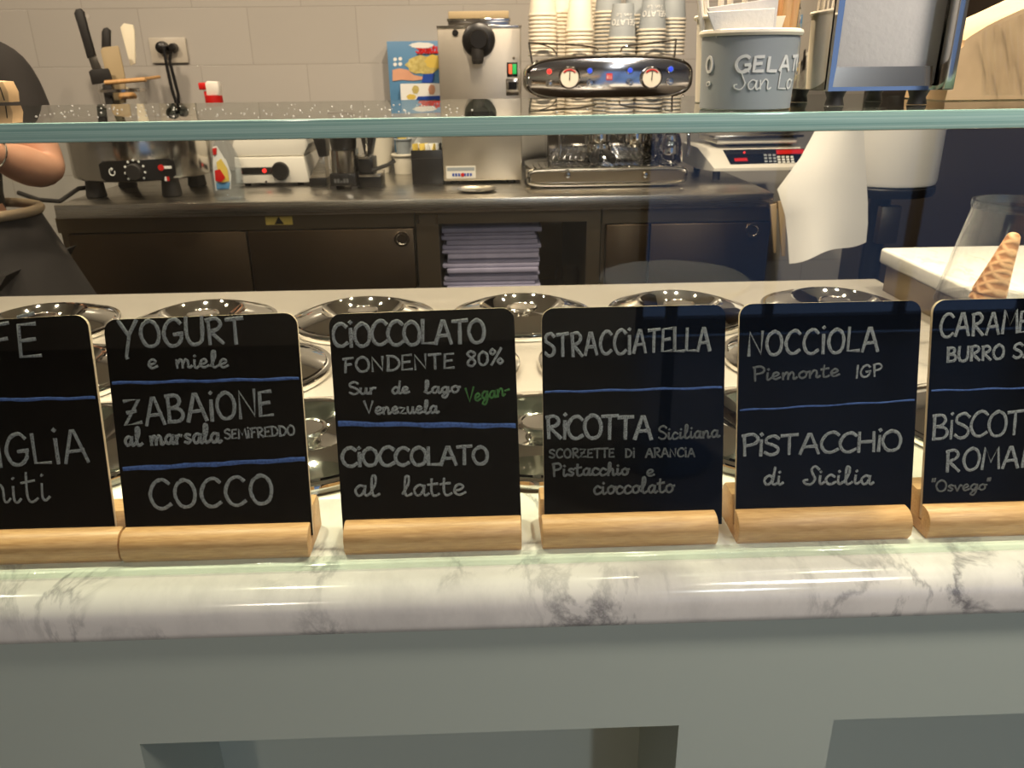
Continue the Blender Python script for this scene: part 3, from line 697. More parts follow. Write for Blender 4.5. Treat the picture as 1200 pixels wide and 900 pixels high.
# panel wraps the drum front
pz0, pz1 = at(160, 212.5, Y=Yc).z, at(160, 188, Y=Yc).z
def drum_pt(px, z, off):
    # point of the drum's front surface under a given sight line
    d = ray(px, 200); lo = 0
    x = at(px, 200, Y=Yc + .03).x
    for _ in range(4):
        u = max(-.98, min(.98, (x - cxr) / (rc + off))); y = cyc - (rc + off) * math.sqrt(1 - u * u); x = at(px, 200, Y=y).x
    return Vector((x, y, z))
def wrap(pts2, off0, off1, mb):
    """outline in (px, z) laid on the drum as a thin curved plate"""
    n = len(pts2); A = [drum_pt(p, z, off1) for p, z in pts2]
    c = Vector((sum(v.x for v in A) / n, 0, sum(v.z for v in A) / n))
    return A
mb = MB(); cols = 16
pl, pr_ = 117, 206
ring = []
for i in range(cols + 1):
    px = pl + (pr_ - pl) * i / cols
    e = 0 if 0 < i < cols else .012
    ring.append((drum_pt(px, pz0 + e, .004), drum_pt(px, pz1 - e - (.004 if i in (1, cols - 1) else 0), .004), drum_pt(px, pz0 + e, -.001), drum_pt(px, pz1 - e, -.001)))
vs, fs = [], []
for r_ in ring: vs += list(r_)
for i in range(cols):
    a = i * 4; b = a + 4
    fs += [[a, b, b + 1, a + 1], [a + 2, a + 3, b + 3, b + 2], [a, a + 2, b + 2, b], [a + 1, b + 1, b + 3, a + 3]]
fs += [[0, 1, 3, 2], [cols * 4, cols * 4 + 2, cols * 4 + 3, cols * 4 + 1]]
mb.faces(vs, fs); panel = mb.build('control_panel', M['black'], t)
dc = drum_pt(158, (pz0 + pz1) / 2 - .002, .005)
MB().lathe([(0, -.004), (.026, -.004), (.026, .014), (.022, .018), (0, .018)], n=28, T=TY(dc)).build('dial', M['black_soft'], panel)
mb = MB()
for k in range(9):
    a = R(-40 + 32.5 * k); q = drum_pt(158 - 15 * math.cos(a) * .78, dc.z + .036 * math.sin(a) , .005); mb.ball(q, .0042, 8, (1, .4, 1))
mb.build('dial_marks', M['print_white'], panel)
mb = MB(); q = drum_pt(131, dc.z, .005); mb.tube([(q.x + .009 * math.cos(R(a)), q.y, q.z + .011 * math.sin(R(a))) for a in range(60, 400, 20)], .002, 6)
mb.box((q.x - .001, q.y - .002, q.z + .004), (q.x + .001, q.y + .001, q.z + .015)); mb.build('power_mark', M['print_white'], panel)
mb = MB(); q = drum_pt(190, dc.z + .008, .0055); mb.box((q.x - .032, q.y - .004, q.z - .004), (q.x + .032, q.y + .006, q.z + .004)); mb.build('nameplate', M['print_white'], panel)
mb = MB(); mb.lathe([(0, 0), (.010, 0), (.010, .003), (0, .003)], n=20, T=TY((q.x, q.y - .004, q.z))); mb.build('nameplate_spot', M['red'], panel)
q = drum_pt(194, dc.z - .030, .006); mb = MB(); mb.box((q.x - .008, q.y - .002, q.z - .007), (q.x, q.y + .002, q.z + .007)); mb.build('flag_white', M['print_white'], panel)
mb = MB(); mb.box((q.x, q.y - .002, q.z - .007), (q.x + .008, q.y + .002, q.z + .007)); mb.build('flag_red', M['red'], panel)
# cable from the crepe plate down the wall
mb = MB(); a = at(100, 222, Y=BY + .16)
mb.tube([at(110, 219, Y=BY + .25), at(92, 221, Y=BY + .2), at(70, 236, Y=BY + .12), at(45, 234, Y=BY + .12), at(22, 226, Y=BY + .2)], .008, 8)
tag(mb.build('power_cable', M['black_soft']), 'black power cable running off the end of the worktop beside the crepe cooker', 'cable')

# ------------------------------------------------------------------ utensil pot behind the crepe cooker
Yu = 3.36
def fpt(px, py, Y=Yu): return at(px, py, Y=Y)
p0 = fpt(146, 98); pb = BZ
ru = .078
t = thing('utensil_pot', 'clear pot of spatulas standing behind the crepe cooker', 'pot', (p0.x, Yu, BZ))
zt_ = p0.z
MB().lathe([(0, BZ + .0005), (ru, BZ + .0005), (ru + .006, zt_), (ru + .002, zt_), (ru - .004, BZ + .006), (0, BZ + .006)], (p0.x, Yu - .03, 0), 40).build('pot_wall', M['clear'], t)
MB().lathe([(ru + .0062, zt_ - .03), (ru + .0085, zt_ - .028), (ru + .0085, zt_ - .02), (ru + .0062, zt_ - .018)], (p0.x, Yu - .03, 0), 40).build('pot_band', M['chrome_soft'], t)
def flat_tool(pts, y0, y1, bev=.002): return MB().prism([(fpt(a, b).x, fpt(a, b).z) for a, b in pts], y0, y1, bev=bev)
# large spatula, handle up
a = thing('spatula', 'large black handled spatula with a hole, leaning in the clear pot', 'spatula', fpt(120, 100), 'spatulas in the clear pot')
flat_tool([(97, 17), (99, 12.5), (104, 11.5), (108, 15), (113, 35), (121.5, 66), (112, 68.5), (104, 40)], Yu - .075, Yu - .055, .006).build('handle', M['black_soft'], a)
flat_tool([(113, 68.5), (122, 66.5), (130, 84), (119, 86)], Yu - .068, Yu - .064, .001).build('blade', M['blade'], a)
mb = MB(); q = fpt(102.5, 19, Yu - .076); mb.lathe([(0, -.002), (.007, -.002), (.007, .0012), (0, .0012)], n=16, T=TY(q)); mb.build('hanging_hole', M['tile'], a)
a = thing('spatula', 'black square ended scraper resting against the pale scraper', 'spatula', fpt(130, 100), 'spatulas in the clear pot')
flat_tool([(116, 84), (119, 81.5), (137, 80), (139, 82), (143, 95), (120, 99)], Yu - .088, Yu - .078, .002).build('scraper_blade', M['black_soft'], a)
flat_tool([(131, 98.5), (141, 96), (147, 146), (139, 148)], Yu - .086, Yu - .080, .002).build('shank', M['black_soft'], a)
a = thing('spatula', 'short black handled knife standing behind the pale scraper', 'spatula', fpt(128, 60), 'spatulas in the clear pot')
flat_tool([(123, 60), (123, 38), (125, 33.5), (129, 32.5), (133, 36), (133, 58), (130, 72), (125, 72)], Yu - .035, Yu - .015, .006).build('handle', M['black_soft'], a)
flat_tool([(126.5, 72), (131, 72), (148, 140), (142, 140)], Yu - .028, Yu - .024, .0008).build('blade', M['blade'], a)
a = thing('spatula', 'pale beige flat scraper standing upright in the clear pot', 'spatula', fpt(138, 75), 'spatulas in the clear pot')
flat_tool([(125, 60), (127, 56), (144, 54), (146, 56), (153, 90), (154, 120), (140, 122), (132, 90)], Yu - .054, Yu - .046, .002).build('scraper_blade', M['tan'], a)
o = flat_tool([(140, 32), (144, 27), (155, 29), (157, 36), (158, 74), (152, 77), (149, 66)], Yu + .005, Yu + .012, .002).build('spatula', M['cream'])
tag(o, 'translucent white scraper behind the others in the clear pot', 'spatula', 'spatulas in the clear pot')
a = thing('crepe_spreader', 'wooden T shaped crepe spreader lying across the clear pot', 'spreader', fpt(146, 98))
A, B = fpt(123, 97, Yu - .128), fpt(171, 93, Yu - .124)
MB().tube([A, B], .0085, 10).build('crossbar', M['wood2'], a)
mid = A.lerp(B, .48)
MB().tube([mid + Vector((0, .004, 0)), Vector((mid.x + .05, Yu + .09, mid.z + .012))], .006, 8).build('stick', M['wood2'], a)
a = thing('pastry_brush', 'short wooden brush head lying in the clear pot under the spreader', 'brush', fpt(149, 112, Yu))
q = fpt(149, 112, Yu - .03)
MB().lathe([(0, -.012), (.032, -.012), (.035, -.002), (.030, .008), (.014, .016), (0, .018)], q, 28).build('brush_head', M['wood2'], a)
MB().lathe([(0, .014), (.014, .014), (.010, .03), (0, .034)], q, 20).build('ferrule', M['cream'], a)

# socket with two plugs
YW = 3.5985
x0_, x1_, z0_, z1_ = span(177, 220, 44, 74, YW)
so = thing('wall_socket', 'white wall socket plate between the utensil pot and the spray bottle', 'socket', ((x0_ + x1_) / 2, YW, (z0_ + z1_) / 2))
MB().box((x0_, YW - .012, z0_), (x1_, YW, z1_), .004, 2).build('plate', M['socket'], so)
for lab, (pa, pb_), path in (('larger black plug with its cord hanging from the wall socket', (191.5, 56), [(192, 58), (196, 80), (201, 103), (206, 119), (208, 140)]),
                   ('smaller black plug with its cord, on the side of the spray bottle', (204.5, 56), [(200, 60), (199, 72), (204, 92), (208.5, 110), (209.5, 122), (209, 140)])):
    q = at(pa, pb_, Y=YW - .012); s_ = 1.0 if pa < 200 else .7
    t = thing('power_plug', lab, 'plug', q)
    MB().lathe([(0, 0.0002), (.024 * s_, 0.0002), (.026 * s_, .006), (.022 * s_, .030), (.012 * s_, .036), (0, .036)], n=20, T=TY(q)).build('plug_body', M['black'], t)
    MB().tube([Vector((q.x, q.y - .03 * s_, q.z))] + [at(u, v, Y=YW - .058 + .026 * (pa > 200)) for u, v in path], .0065, 8).build('cord', M['black'], t)

# ------------------------------------------------------------------ spray bottle
Yb = BY + .075
q = at(265, 231, Y=Yb); bxm = at(265, 200, Y=Yb).x
zt_ = at(250, 95, Y=Yb).z; zn = at(250, 119, Y=Yb).z; zsh = at(265, 172, Y=Yb).z
hw = at(283, 200, Y=Yb).x - bxm
t = thing('spray_bottle', 'clear spray bottle with a red and white trigger and a colourful label', 'bottle', (bxm, Yb, BZ))
prof = [(0, BZ + .0005), (hw * .92, BZ + .0005), (hw, BZ + .01), (hw, zsh - .06), (hw * .8, zsh - .02), (hw * .42, zsh + .02), (hw * .36, zn - .01), (0, zn - .01)]
MB().lathe(prof, (bxm, Yb, 0), 36).build('bottle_body', M['bluebottle'], t)
MB().lathe([(0, BZ + .004), (hw * .88, BZ + .004), (hw * .93, BZ + .012), (hw * .93, zsh - .07), (0, zsh - .07)], (bxm, Yb, 0), 36).build('liquid', M['bluebottle'], t)
tx = at(250, 110, Y=Yb).x
z2 = at(250, 112, Y=Yb).z
MB().lathe([(0, zn - .014), (.026, zn - .014), (.028, zn - .008), (.027, z2), (0, z2)], (tx, Yb, 0), 28).build('collar', M['red'], t)
mb = MB(); xl, xr, _, _ = span(243, 259, 95, 112, Yb)
mb.prism([(xl, z2), (xr - .004, z2), (xr, z2 + .03), (xr - .004, zt_ - .002), (xl + .006, zt_), (xl, zt_ - .006)], Yb - .02, Yb + .02, bev=.005)
mb.build('trigger_head', M['white'], t)
mb = MB(); xn0, xn1, _, _ = span(234, 243, 95, 112, Yb)
mb.box((xn0, Yb - .012, zt_ - .026), (xn1 + .002, Yb + .012, zt_ - .004), .004); mb.build('nozzle', M['red'], t)
mb = MB(); mb.prism([(xn1 - .012, zt_ - .03), (xn1 + .003, zt_ - .03), (xn1 + .001, z2 - .015), (xn1 - .010, z2 - .02)], Yb - .007, Yb + .007, bev=.002); mb.build('trigger', M['red'], t)
# label, curved onto the bottle
def wrapped(name, pts, col, off, parent, r0=hw, cx=bxm, cy=Yb):
    mb = MB(); n = len(pts)
    def P(px, py, o_):
        x = at(px, py, Y=cy - r0).x; u = max(-.97, min(.97, (x - cx) / r0)); return Vector((cx + (r0 + o_) * u, cy - (r0 + o_) * math.sqrt(1 - u * u), at(px, py, Y=cy - r0).z))
    A = [P(a, b, off) for a, b in pts]; c = sum(A, Vector()) / n; c.y = min(v.y for v in A) - .0003
    vs = [c] + A; fs = [[0, i + 1, (i + 1) % n + 1] for i in range(n)]
    vs2 = [v + Vector((0, .0012, 0)) for v in vs]; m = len(vs)
    fs += [[f[0] + m, f[2] + m, f[1] + m] for f in fs[:n]]
    fs += [[i + 1, (i + 1) % n + 1, m + (i + 1) % n + 1, m + i + 1] for i in range(n)]
    mb.faces(vs + vs2, fs, smooth=False)
    return mb.build(name, col, parent)
lb = wrapped('label', [(249, 172), (254, 171), (266, 192), (270, 205), (270, 222), (252, 224), (249, 200)], M['print_white'], .0008, t)
wrapped('label_patch', [(249, 174), (254, 173), (254, 181), (250, 182)], M['red'], .0026, lb)
wrapped('label_patch', [(254, 190), (259, 186), (266, 198), (268, 212), (260, 214), (256, 206)], M['yellow'], .0026, lb)
wrapped('label_patch', [(252, 200), (258, 198), (264, 208), (260, 213), (253, 212)], M['red'], .0042, lb)
wrapped('label_patch', [(253, 215), (269, 214), (268, 221), (254, 222)], M['blue'], .0026, lb)

# ------------------------------------------------------------------ white waffle iron
Yw = at(325, 218, Z=BZ).y
wx0, wx1, wz0, wz1 = span(276, 358, 186, 215, Yw)
t = thing('waffle_iron', 'white boxy waffle iron with a black dial and overhanging lid', 'waffle iron', ((wx0 + wx1) / 2, Yw + .15, BZ))
D_ = .26
zmid = at(325, 184, Y=Yw).z; ztop_ = at(325, 150, Y=Yw).z
mb = MB(); mb.prism([(wx0 - .006, wz0), (wx1 + .012, wz0), (wx1, zmid), (wx0, zmid)], Yw, Yw + D_, bev=.008); mb.build('base', M['white'], t)
mb = MB(); mb.prism([(wx0 + .004, zmid + .002), (wx1 - .004, zmid + .002), (at(362, 172, Y=Yw).x, zmid + .045), (at(352, 160, Y=Yw).x, ztop_), (wx0 + .02, ztop_), (wx0 - .004, zmid + .04)], Yw + .008, Yw + D_, bev=.008); mb.build('lid', M['white'], t)
x0_, x1_, z0_, z1_ = span(283, 321, 196, 204, Yw)
pn = MB().box((x0_, Yw - .003, z0_), (x1_, Yw + .002, z1_), .001).build('display_strip', M['black'], t)
q = at(310, 200, Y=Yw - .003); MB().lathe([(0, -.001), (.008, -.001), (.008, .003), (0, .003)], n=16, T=TY(q)).build('pilot_lamp', M['redled'], pn)
q = at(329, 200, Y=Yw)
MB().lathe([(0, 0), (.031, 0), (.033, .004), (.031, .018), (.028, .021), (0, .021)], n=36, T=TY(q)).build('dial', M['black'], t)
q = at(312, 213, Y=Yw); MB().lathe([(0, 0), (.004, 0), (.004, .003), (0, .003)], n=10, T=TY(q)).build('screw', M['black'], t)
for dx in (.03, wx1 - wx0 - .03):
    for dy in (.03, D_ - .03):
        MB().lathe([(0, 0), (.012, 0), (.012, wz0 - BZ + .001), (0, wz0 - BZ + .001)], (wx0 + dx, Yw + dy, BZ + .0003), 12).build('foot', M['black_soft'], t)

# ------------------------------------------------------------------ coffee grinder, tamping steps
Yg = at(400, 222, Z=BZ).y
gx0, gx1, gz0, gz1 = span(385, 416, 175, 221, Yg)
gcx = (gx0 + gx1) / 2; gr = (gx1 - gx0) / 2
t = thing('coffee_grinder', 'coffee grinder with a curved silver front and dark hopper', 'grinder', (gcx, Yg + .07, BZ))
zA, zB, zC = at(400, 203, Y=Yg).z, at(400, 177, Y=Yg).z, at(400, 150, Y=Yg).z
MB().box((gcx - gr, Yg, BZ + .012), (gcx + gr, Yg + .16, zA - .001), .006).build('base', M['black'], t)
MB().box((gcx - gr - .003, Yg + .004, BZ + .0003), (gcx - gr + .02, Yg + .15, BZ + .012)).box((gcx + gr - .02, Yg + .004, BZ + .0003), (gcx + gr + .003, Yg + .15, BZ + .012)).build('feet', M['black_soft'], t)
mb = MB(); sec = []
for k in range(13):
    a = R(180 + 15 * k); sec.append((gcx + gr * math.cos(a), Yg + .04 + .04 * math.sin(a)))
mb.prism(sec + [(gcx + gr, Yg + .15), (gcx - gr, Yg + .15)], zA, zB, 'Z'); mb.build('silver_front', M['chrome_soft'], t)
MB().lathe([(0, zB + .001), (gr * .95, zB + .001), (gr * 1.0, zB + .02), (gr * 1.05, zC), (gr * 1.0, zC + .05), (0, zC + .05)], (gcx, Yg + .08, 0), 28).build('hopper', M['black'], t)
mb = MB(); q = at(400, 212, Y=Yg)
for k in range(5): mb.box((q.x - .026 + k * .011, Yg - .002, q.z - .007), (q.x - .018 + k * .011, Yg + .001, q.z + (.007 if k != 2 else 0)))
mb.build('display_marks', M['chalk_dim'], t)
def step_block(px0, px1, y_dark, label):
    pass
t = thing('knock_box', 'black stepped knock box with steel ledges beside the coffee grinder', 'knock box', at(430, 222, Y=Yg + .05))
Yk = Yg + .03
x0_, x1_, z0_, z1_ = span(420, 446, 207, 220, Yk)
MB().box((x0_, Yk, BZ + .0003), (x1_, Yk + .14, z1_), .003).build('lower_step', M['black'], t)
x0_, x1_, z0_, z1_ = span(420, 446, 204, 207, Yk); MB().box((x0_, Yk - .01, z0_ + .0003), (x1_, Yk + .14, z1_), .001).build('ledge', M['chrome_soft'], t)
x0_, x1_, za_, z1_ = span(420, 437, 186, 204, Yk + .01); MB().box((x0_, Yk + .01, z0_ + .01), (x1_, Yk + .13, z1_), .003).build('upper_step', M['black'], t)
x0_, x1_, z0_, z1_ = span(420, 433, 183, 186, Yk + .01); MB().box((x0_, Yk - .002, z0_), (x1_, Yk + .13, z1_), .001).build('ledge', M['chrome_soft'], t)
mb = MB(); a, b = at(423, 165, Y=Yk).x, at(436, 165, Y=Yk).x
zz0, zz1 = at(425, 183, Y=Yk).z, at(425, 150, Y=Yk).z
mb.prism([(a + .006, zz0 + .0005), (b - .012, zz0 + .0005), (b + .012, zz1), (a - .01, zz1)], Yk + .02, Yk + .11, bev=.004); mb.build('funnel', M['black'], t)
MB().prism([(at(428, 182, Y=Yk).x, zz0 + .002), (at(430, 182, Y=Yk).x, zz0 + .002), (at(430, 168, Y=Yk).x, zz1 - .03), (at(428, 168, Y=Yk).x, zz1 - .03)], Yk + .017, Yk + .0202).build('funnel_trim', M['chrome'], t)
mb = MB(); mb.tube([at(436, 200, Y=Yk), at(455, 193, Y=Yk), at(463, 188, Y=Yk)], .007, 8); mb.build('handle', M['black'], t)
t = thing('hopper_bin', 'black angular bin with a steel wedge between waffle iron and grinder', 'bin', at(372, 212, Y=Yg + .12))
Yh = Yg + .09
mb = MB(); z0_, z1_ = at(372, 184, Y=Yh).z, at(372, 150, Y=Yh).z
mb.prism([(at(372, 170, Y=Yh).x, z0_), (at(381, 170, Y=Yh).x, z0_), (at(382, 170, Y=Yh).x, z1_), (at(363, 160, Y=Yh).x, z1_)], Yh, Yh + .09, bev=.004); mb.build('bin_body', M['black'], t)
mb = MB(); zz = at(372, 209, Y=Yh).z
mb.prism([(at(362, 208, Y=Yh).x, zz), (at(382, 208, Y=Yh).x, zz), (at(382, 208, Y=Yh).x, z0_ - .001), (at(375, 190, Y=Yh).x, z0_ - .001)], Yh + .005, Yh + .08, bev=.002); mb.build('steel_wedge', M['steel'], t)
MB().box((at(362, 208, Y=Yh).x, Yh, BZ + .0003), (at(382, 208, Y=Yh).x, Yh + .09, zz - .0003), .002).build('stand', M['black'], t)

# ------------------------------------------------------------------ cream pots, sugar box
def cup_prof(rb, rt, h, z0=0, rim=.003, th=.0015):
    return [(0, z0 + .003), (rb - .002, z0 + .003), (rb - .001, z0), (rb, z0 + .0005), (rt, z0 + h - rim), (rt + rim, z0 + h - rim * 1.6), (rt + rim * 1.3, z0 + h - rim * .7), (rt + rim * .8, z0 + h), (rt - th, z0 + h - rim * .3), (rb - th, z0 + .006), (0, z0 + .006)]
Yp = at(471, 205, Z=BZ).y
x0_, x1_, z0_, z1_ = span(459, 484, 181, 204, Yp); r_ = (x1_ - x0_) / 2
t = thing('paper_cup', 'short cream paper tub holding a smaller cup next to the black box', 'cup', ((x0_ + x1_) / 2, Yp + r_, BZ))
MB().lathe(cup_prof(r_ * .82, r_ * .95, z1_ - BZ, .0003, .006), ((x0_ + x1_) / 2, Yp + r_, BZ), 36).build('cup_body', M['cupwhite'], t)
cx2 = (x0_ + x1_) / 2 + .004
t = thing('paper_cup', 'small grey cup with yellow sachets standing in the cream tub', 'cup', (cx2, Yp + r_, BZ + .008))
zc = at(480, 162, Y=Yp + r_).z
MB().lathe(cup_prof(r_ * .55, r_ * .72, zc - BZ - .008, 0, .004), (cx2, Yp + r_, BZ + .008), 32).build('cup_body', M['cupgrey'], t)
sach = thing('sugar_sachet', 'yellow and white sugar sachet in the small grey cup', 'sachet', (cx2, Yp + r_, zc), 'sachets in the grey cup')
for i, (dx, dy, an) in enumerate(((-.016, .0, 20), (.006, -.008, -15), (.018, .006, 35))):
    T_0 = Matrix.Translation((cx2 + dx, Yp + r_ + dy, zc - .03)) @ Matrix.Rotation(R(an), 4, 'Y') @ Matrix.Rotation(R(15 * i), 4, 'Z')
    mb = MB(); mb.box((-.016, -.002, 0), (.016, .002, .05), .001, T=T_0)
    if i == 0: mb.build('sachet_paper', M['yellow'], sach)
    else:
        o = mb.build('sugar_sachet', M['yellow'] if i == 1 else M['print_white']); tag(o, ('yellow' if i == 1 else 'white') + ' sugar sachet leaning in the small grey cup', 'sachet', 'sachets in the grey cup')
# white cups behind them
for i, (px, lab) in enumerate(((447, 'tall white paper cup behind the cream tub'),)):
    Yq = Yp + .105; x = at(px, 190, Y=Yq).x; h = at(px, 150, Y=Yq).z - BZ
    o = MB().lathe(cup_prof(.038, .058, h, .0003, .005), (x, Yq, BZ), 36).build('paper_cup', M['cupwhite']); tag(o, lab, 'cup')
Yx = at(500, 216, Z=BZ).y
x0_, x1_, z0_, z1_ = span(482.5, 519, 176, 216, Yx)
t = thing('sachet_box', 'black open box filled with sugar sachets beside the cream machine', 'box', ((x0_ + x1_) / 2, Yx + .06, BZ))
dp = .11; th = .004
mb = MB(); mb.box((x0_, Yx, BZ + .0005), (x1_, Yx + th, z1_), .001).box((x0_, Yx + dp, BZ + .0005), (x1_, Yx + dp + th, z1_), .001).box((x0_, Yx + th, BZ + .0005), (x0_ + th, Yx + dp, z1_)).box((x1_ - th, Yx + th, BZ + .0005), (x1_, Yx + dp, z1_)).box((x0_ + th, Yx + th, BZ + .0005), (x1_ - th, Yx + dp, BZ + .006))
mb.build('box_walls', M['black'], t)
zl = at(500, 186, Y=Yx).z
MB().box((x0_ - .001, Yx - .002, zl - .002), (x1_ + .001, Yx, zl + .002), .0008).build('seam', M['black_soft'], t)
for i in range(9):
    T_0 = Matrix.Translation((x0_ + .014 + i * (x1_ - x0_ - .03) / 8, Yx + .055 + random.uniform(-.015, .015), z1_ - .035)) @ Matrix.Rotation(R(random.uniform(-22, 22)), 4, 'Y') @ Matrix.Rotation(R(random.uniform(30, 70)), 4, 'Z')
    mb = MB(); mb.box((-.018, -.002, 0), (.018, .002, .055), .0008, T=T_0)
    o = mb.build('sugar_sachet', M['print_white'] if i % 3 else M['yellow'])
    tag(o, ('white' if i % 3 else 'yellow') + ' sugar sachet standing in the black open box', 'sachet', ('white' if i % 3 else 'yellow') + ' sachets in the black box')

# ------------------------------------------------------------------ carton propped at the wall
Yr = 3.505
x0_, x1_, z0_, z1_ = span(457, 522, 48, 170, Yr)
zb_ = at(490, 97, Y=Yr).z
t = thing('wafer_carton', 'blue printed carton standing behind the cream machine', 'box', ((x0_ + x1_) / 2, Yr, BZ))
cb = MB().box((x0_, Yr, BZ + .16), (x1_, Yr + .09, z1_), .001).build('carton', M['blue'], t)
MB().box((x0_ + .005, Yr + .002, BZ + .0005), (x1_ - .005, Yr + .09, BZ + .1595), .001).build('carton_lower', M['blue'], t)
def flat(name, pts, m, parent, Y, d=.0012):
    return MB().prism([(at(a, b, Y=Y).x, at(a, b, Y=Y).z) for a, b in pts], Y - d, Y).build(name, m, parent)
def blob(cx, cy, rx, ry, n=18, wob=.1): return [(cx + rx * math.cos(2 * math.pi * k / n) * (1 + wob * math.sin(3 * k)), cy + ry * math.sin(2 * math.pi * k / n) * (1 + wob * math.cos(2 * k))) for k in range(n)]
flat('printed_cloud', blob(494, 53, 14, 3.4), M['print_white'], cb, Yr - .0002)
flat('printed_food', blob(496, 76, 20, 11), M['straw'], cb, Yr - .0014)
flat('printed_food', blob(509, 72, 11, 8), M['yellow'], cb, Yr - .0028, .001)
flat('printed_hand', [(460, 82), (468, 80), (478, 82), (485, 88), (496, 90), (497, 93), (484, 94.5), (470, 93.5), (460, 95)], M['skin'], cb, Yr - .0028, .001)
flat('printed_tray', [(496, 87), (509, 86), (507, 97), (494, 97)], M['navy'], cb, Yr - .0042, .001)
flat('printed_lettering_bar', [(488, 63.5), (513, 62.5), (513, 63.6), (488, 64.4)], M['black'], cb, Yr - .0014)
for i, (a, b) in enumerate(((462, 68), (468, 67.5), (462, 74), (468, 73.5))):
    flat('printed_badge', blob(a + 1, b + 1.5, 2.2, 2.2, 12, 0), M['print_white'], cb, Yr - .0002)
def word_px(text, x0, x1, yb, h, Y, m, parent, wd):
    mb = MB(); polys, width = layout(text, .12)
    a, c = at(x0, yb, Y=Y), at(x1, yb, Y=Y); s = (c.x - a.x) / width; hh = at(x0, yb - h, Y=Y).z - a.z
    for p in polys: stroke(mb, [Vector((a.x + q.x * s, a.z + q.y * hh)) for q in p], wd, lambda q, up: Vector((q.x, Y - .0002 - up, q.y)), lift=.001)
    return mb.build('printed_lettering', m, parent)
word_px('Spuntı', 488, 513, 62, 9, Yr, M['red'], cb, .008)
Yr2 = Yr - .048
x0_, x1_, z0_, z1_ = span(471, 521, 98, 170, Yr2)
t = thing('wafer_carton', 'white printed carton with a blue stripe in front of the blue carton', 'box', ((x0_ + x1_) / 2, Yr2, BZ))
cb2 = MB().box((x0_, Yr2, BZ + .0005), (x1_, Yr2 + .045, z1_), .001).build('carton', M['print_white'], t)
flat('printed_stripe', [(490, 113), (520, 112), (520, 117.5), (487, 117.5)], M['navy'], cb2, Yr2 - .0002)
flat('printed_food', blob(482, 113.5, 5.5, 3.2), M['yellow'], cb2, Yr2 - .0002)
flat('printed_food', blob(487, 105, 4, 5), M['straw'], cb2, Yr2 - .0002)
flat('printed_food', blob(506, 105, 4, 6), M['skin'], cb2, Yr2 - .0002)

# ------------------------------------------------------------------ whipped cream machine
Ym = at(565, 211.5, Z=BZ + .012).y
x0_, x1_, z0_, z1_ = span(516, 611, 30, 210.5, Ym)
t = thing('cream_machine', 'tall stainless cream whipping machine with a black spout', 'cream machine', ((x0_ + x1_) / 2, Ym + .15, BZ))
MB().box((x0_, Ym, BZ + .012), (x1_, Ym + .36, z1_), .004, 2).build('body', M['steel_body'], t)
for dx in (.04, x1_ - x0_ - .04):
    for dy in (.04, .32): MB().lathe([(0, 0), (.018, 0), (.018, .013), (0, .013)], (x0_ + dx, Ym + dy, BZ + .0003), 16).build('foot', M['black_soft'], t)
MB().box((x0_ - .002, Ym - .003, z1_ - .008), (x1_ + .002, Ym + .362, z1_ + .001), .001).build('top_lip', M['chrome_soft'], t)
xa_, xb3, _, _ = span(525, 597, 20, 30, Ym + .10)
za_ = at(560, 23.5, Y=Ym + .10).z
lid = MB().box((xa_, Ym + .08, z1_ + .001), (xb3, Ym + .30, za_), .002).build('lid', M['chrome_soft'], t)
MB().box((xa_ - .003, Ym + .076, za_ - .004), (xb3 + .003, Ym + .304, za_ + .004), .001).build('lid_edge', M['chrome'], lid)
MB().box((xa_ + .002, Ym + .09, za_ + .004), (xb3 - .002, Ym + .29, at(560, 13, Y=Ym + .1).z), .004).build('lid_top', M['tan'], lid)
# spout
q = at(561, 47, Y=Ym)
sp = MB().lathe([(0, 0), (.056, 0), (.058, .004), (.054, .014), (.046, .018), (.034, .020), (.033, .050), (.028, .056), (0, .056)], n=40, T=TY(q)).build('spout_disc', M['black'], t)
q2 = at(559.5, 60, Y=Ym - .03)
MB().lathe([(0, .02), (.020, .02), (.0215, .0), (.0205, -.032), (.0165, -.042), (.0, -.042)], (q2.x, Ym - .034, q2.z), 20).build('spout', M['black_soft'], sp)
mb = MB(); mb.lathe([(.0195, -.030), (.0235, -.026), (.0225, -.044), (.014, -.055), (.0, -.056), (0, -.0425), (.0165, -.0425)], (q2.x, Ym - .034, q2.z), 20); mb.build('nozzle', M['clear'], sp)
q = at(533.5, 38.5, Y=Ym); MB().lathe([(0, 0), (.010, 0), (.011, .003), (.009, .006), (0, .006)], n=16, T=TY(q)).build('button', M['black'], t)
x2, x3, z2, z3 = span(594, 606.5, 73, 90, Ym)
sw = MB().box((x2, Ym - .004, z2), (x3, Ym + .002, z3), .0015).build('switch_frame', M['black'], t)
xm_ = (x2 + x3) / 2
MB().box((x2 + .006, Ym - .009, z2 + .009), (xm_ - .0008, Ym - .0035, z3 - .006), .001).build('switch_rocker', M['orange'], sw)
MB().box((xm_ + .0008, Ym - .009, z2 + .009), (x3 - .004, Ym - .0035, z3 - .006), .001).build('switch_rocker', M['green'], sw)
x2, x3, z2, z3 = span(593, 608, 92, 112, Ym)
sw = MB().box((x2, Ym - .003, z2), (x3, Ym + .002, z3), .0015).build('counter_plate', M['chrome_soft'], t)
x2, x3, z2, z3 = span(596, 605.5, 96, 105, Ym); MB().box((x2, Ym - .0045, z2), (x3, Ym - .0028, z3)).build('counter_window', M['screen'], sw)
q = at(602, 68, Y=Ym); MB().lathe([(0, 0), (.005, 0), (.004, .003), (0, .003)], n=12, T=TY(q)).build('screw', M['steel_dark'], t)
x2, x3, z2, z3 = span(523, 557.5, 194.5, 209, Ym)
lb = MB().box((x2, Ym - .001, z2), (x3, Ym + .0005, z3)).build('maker_plate', M['white'], t)
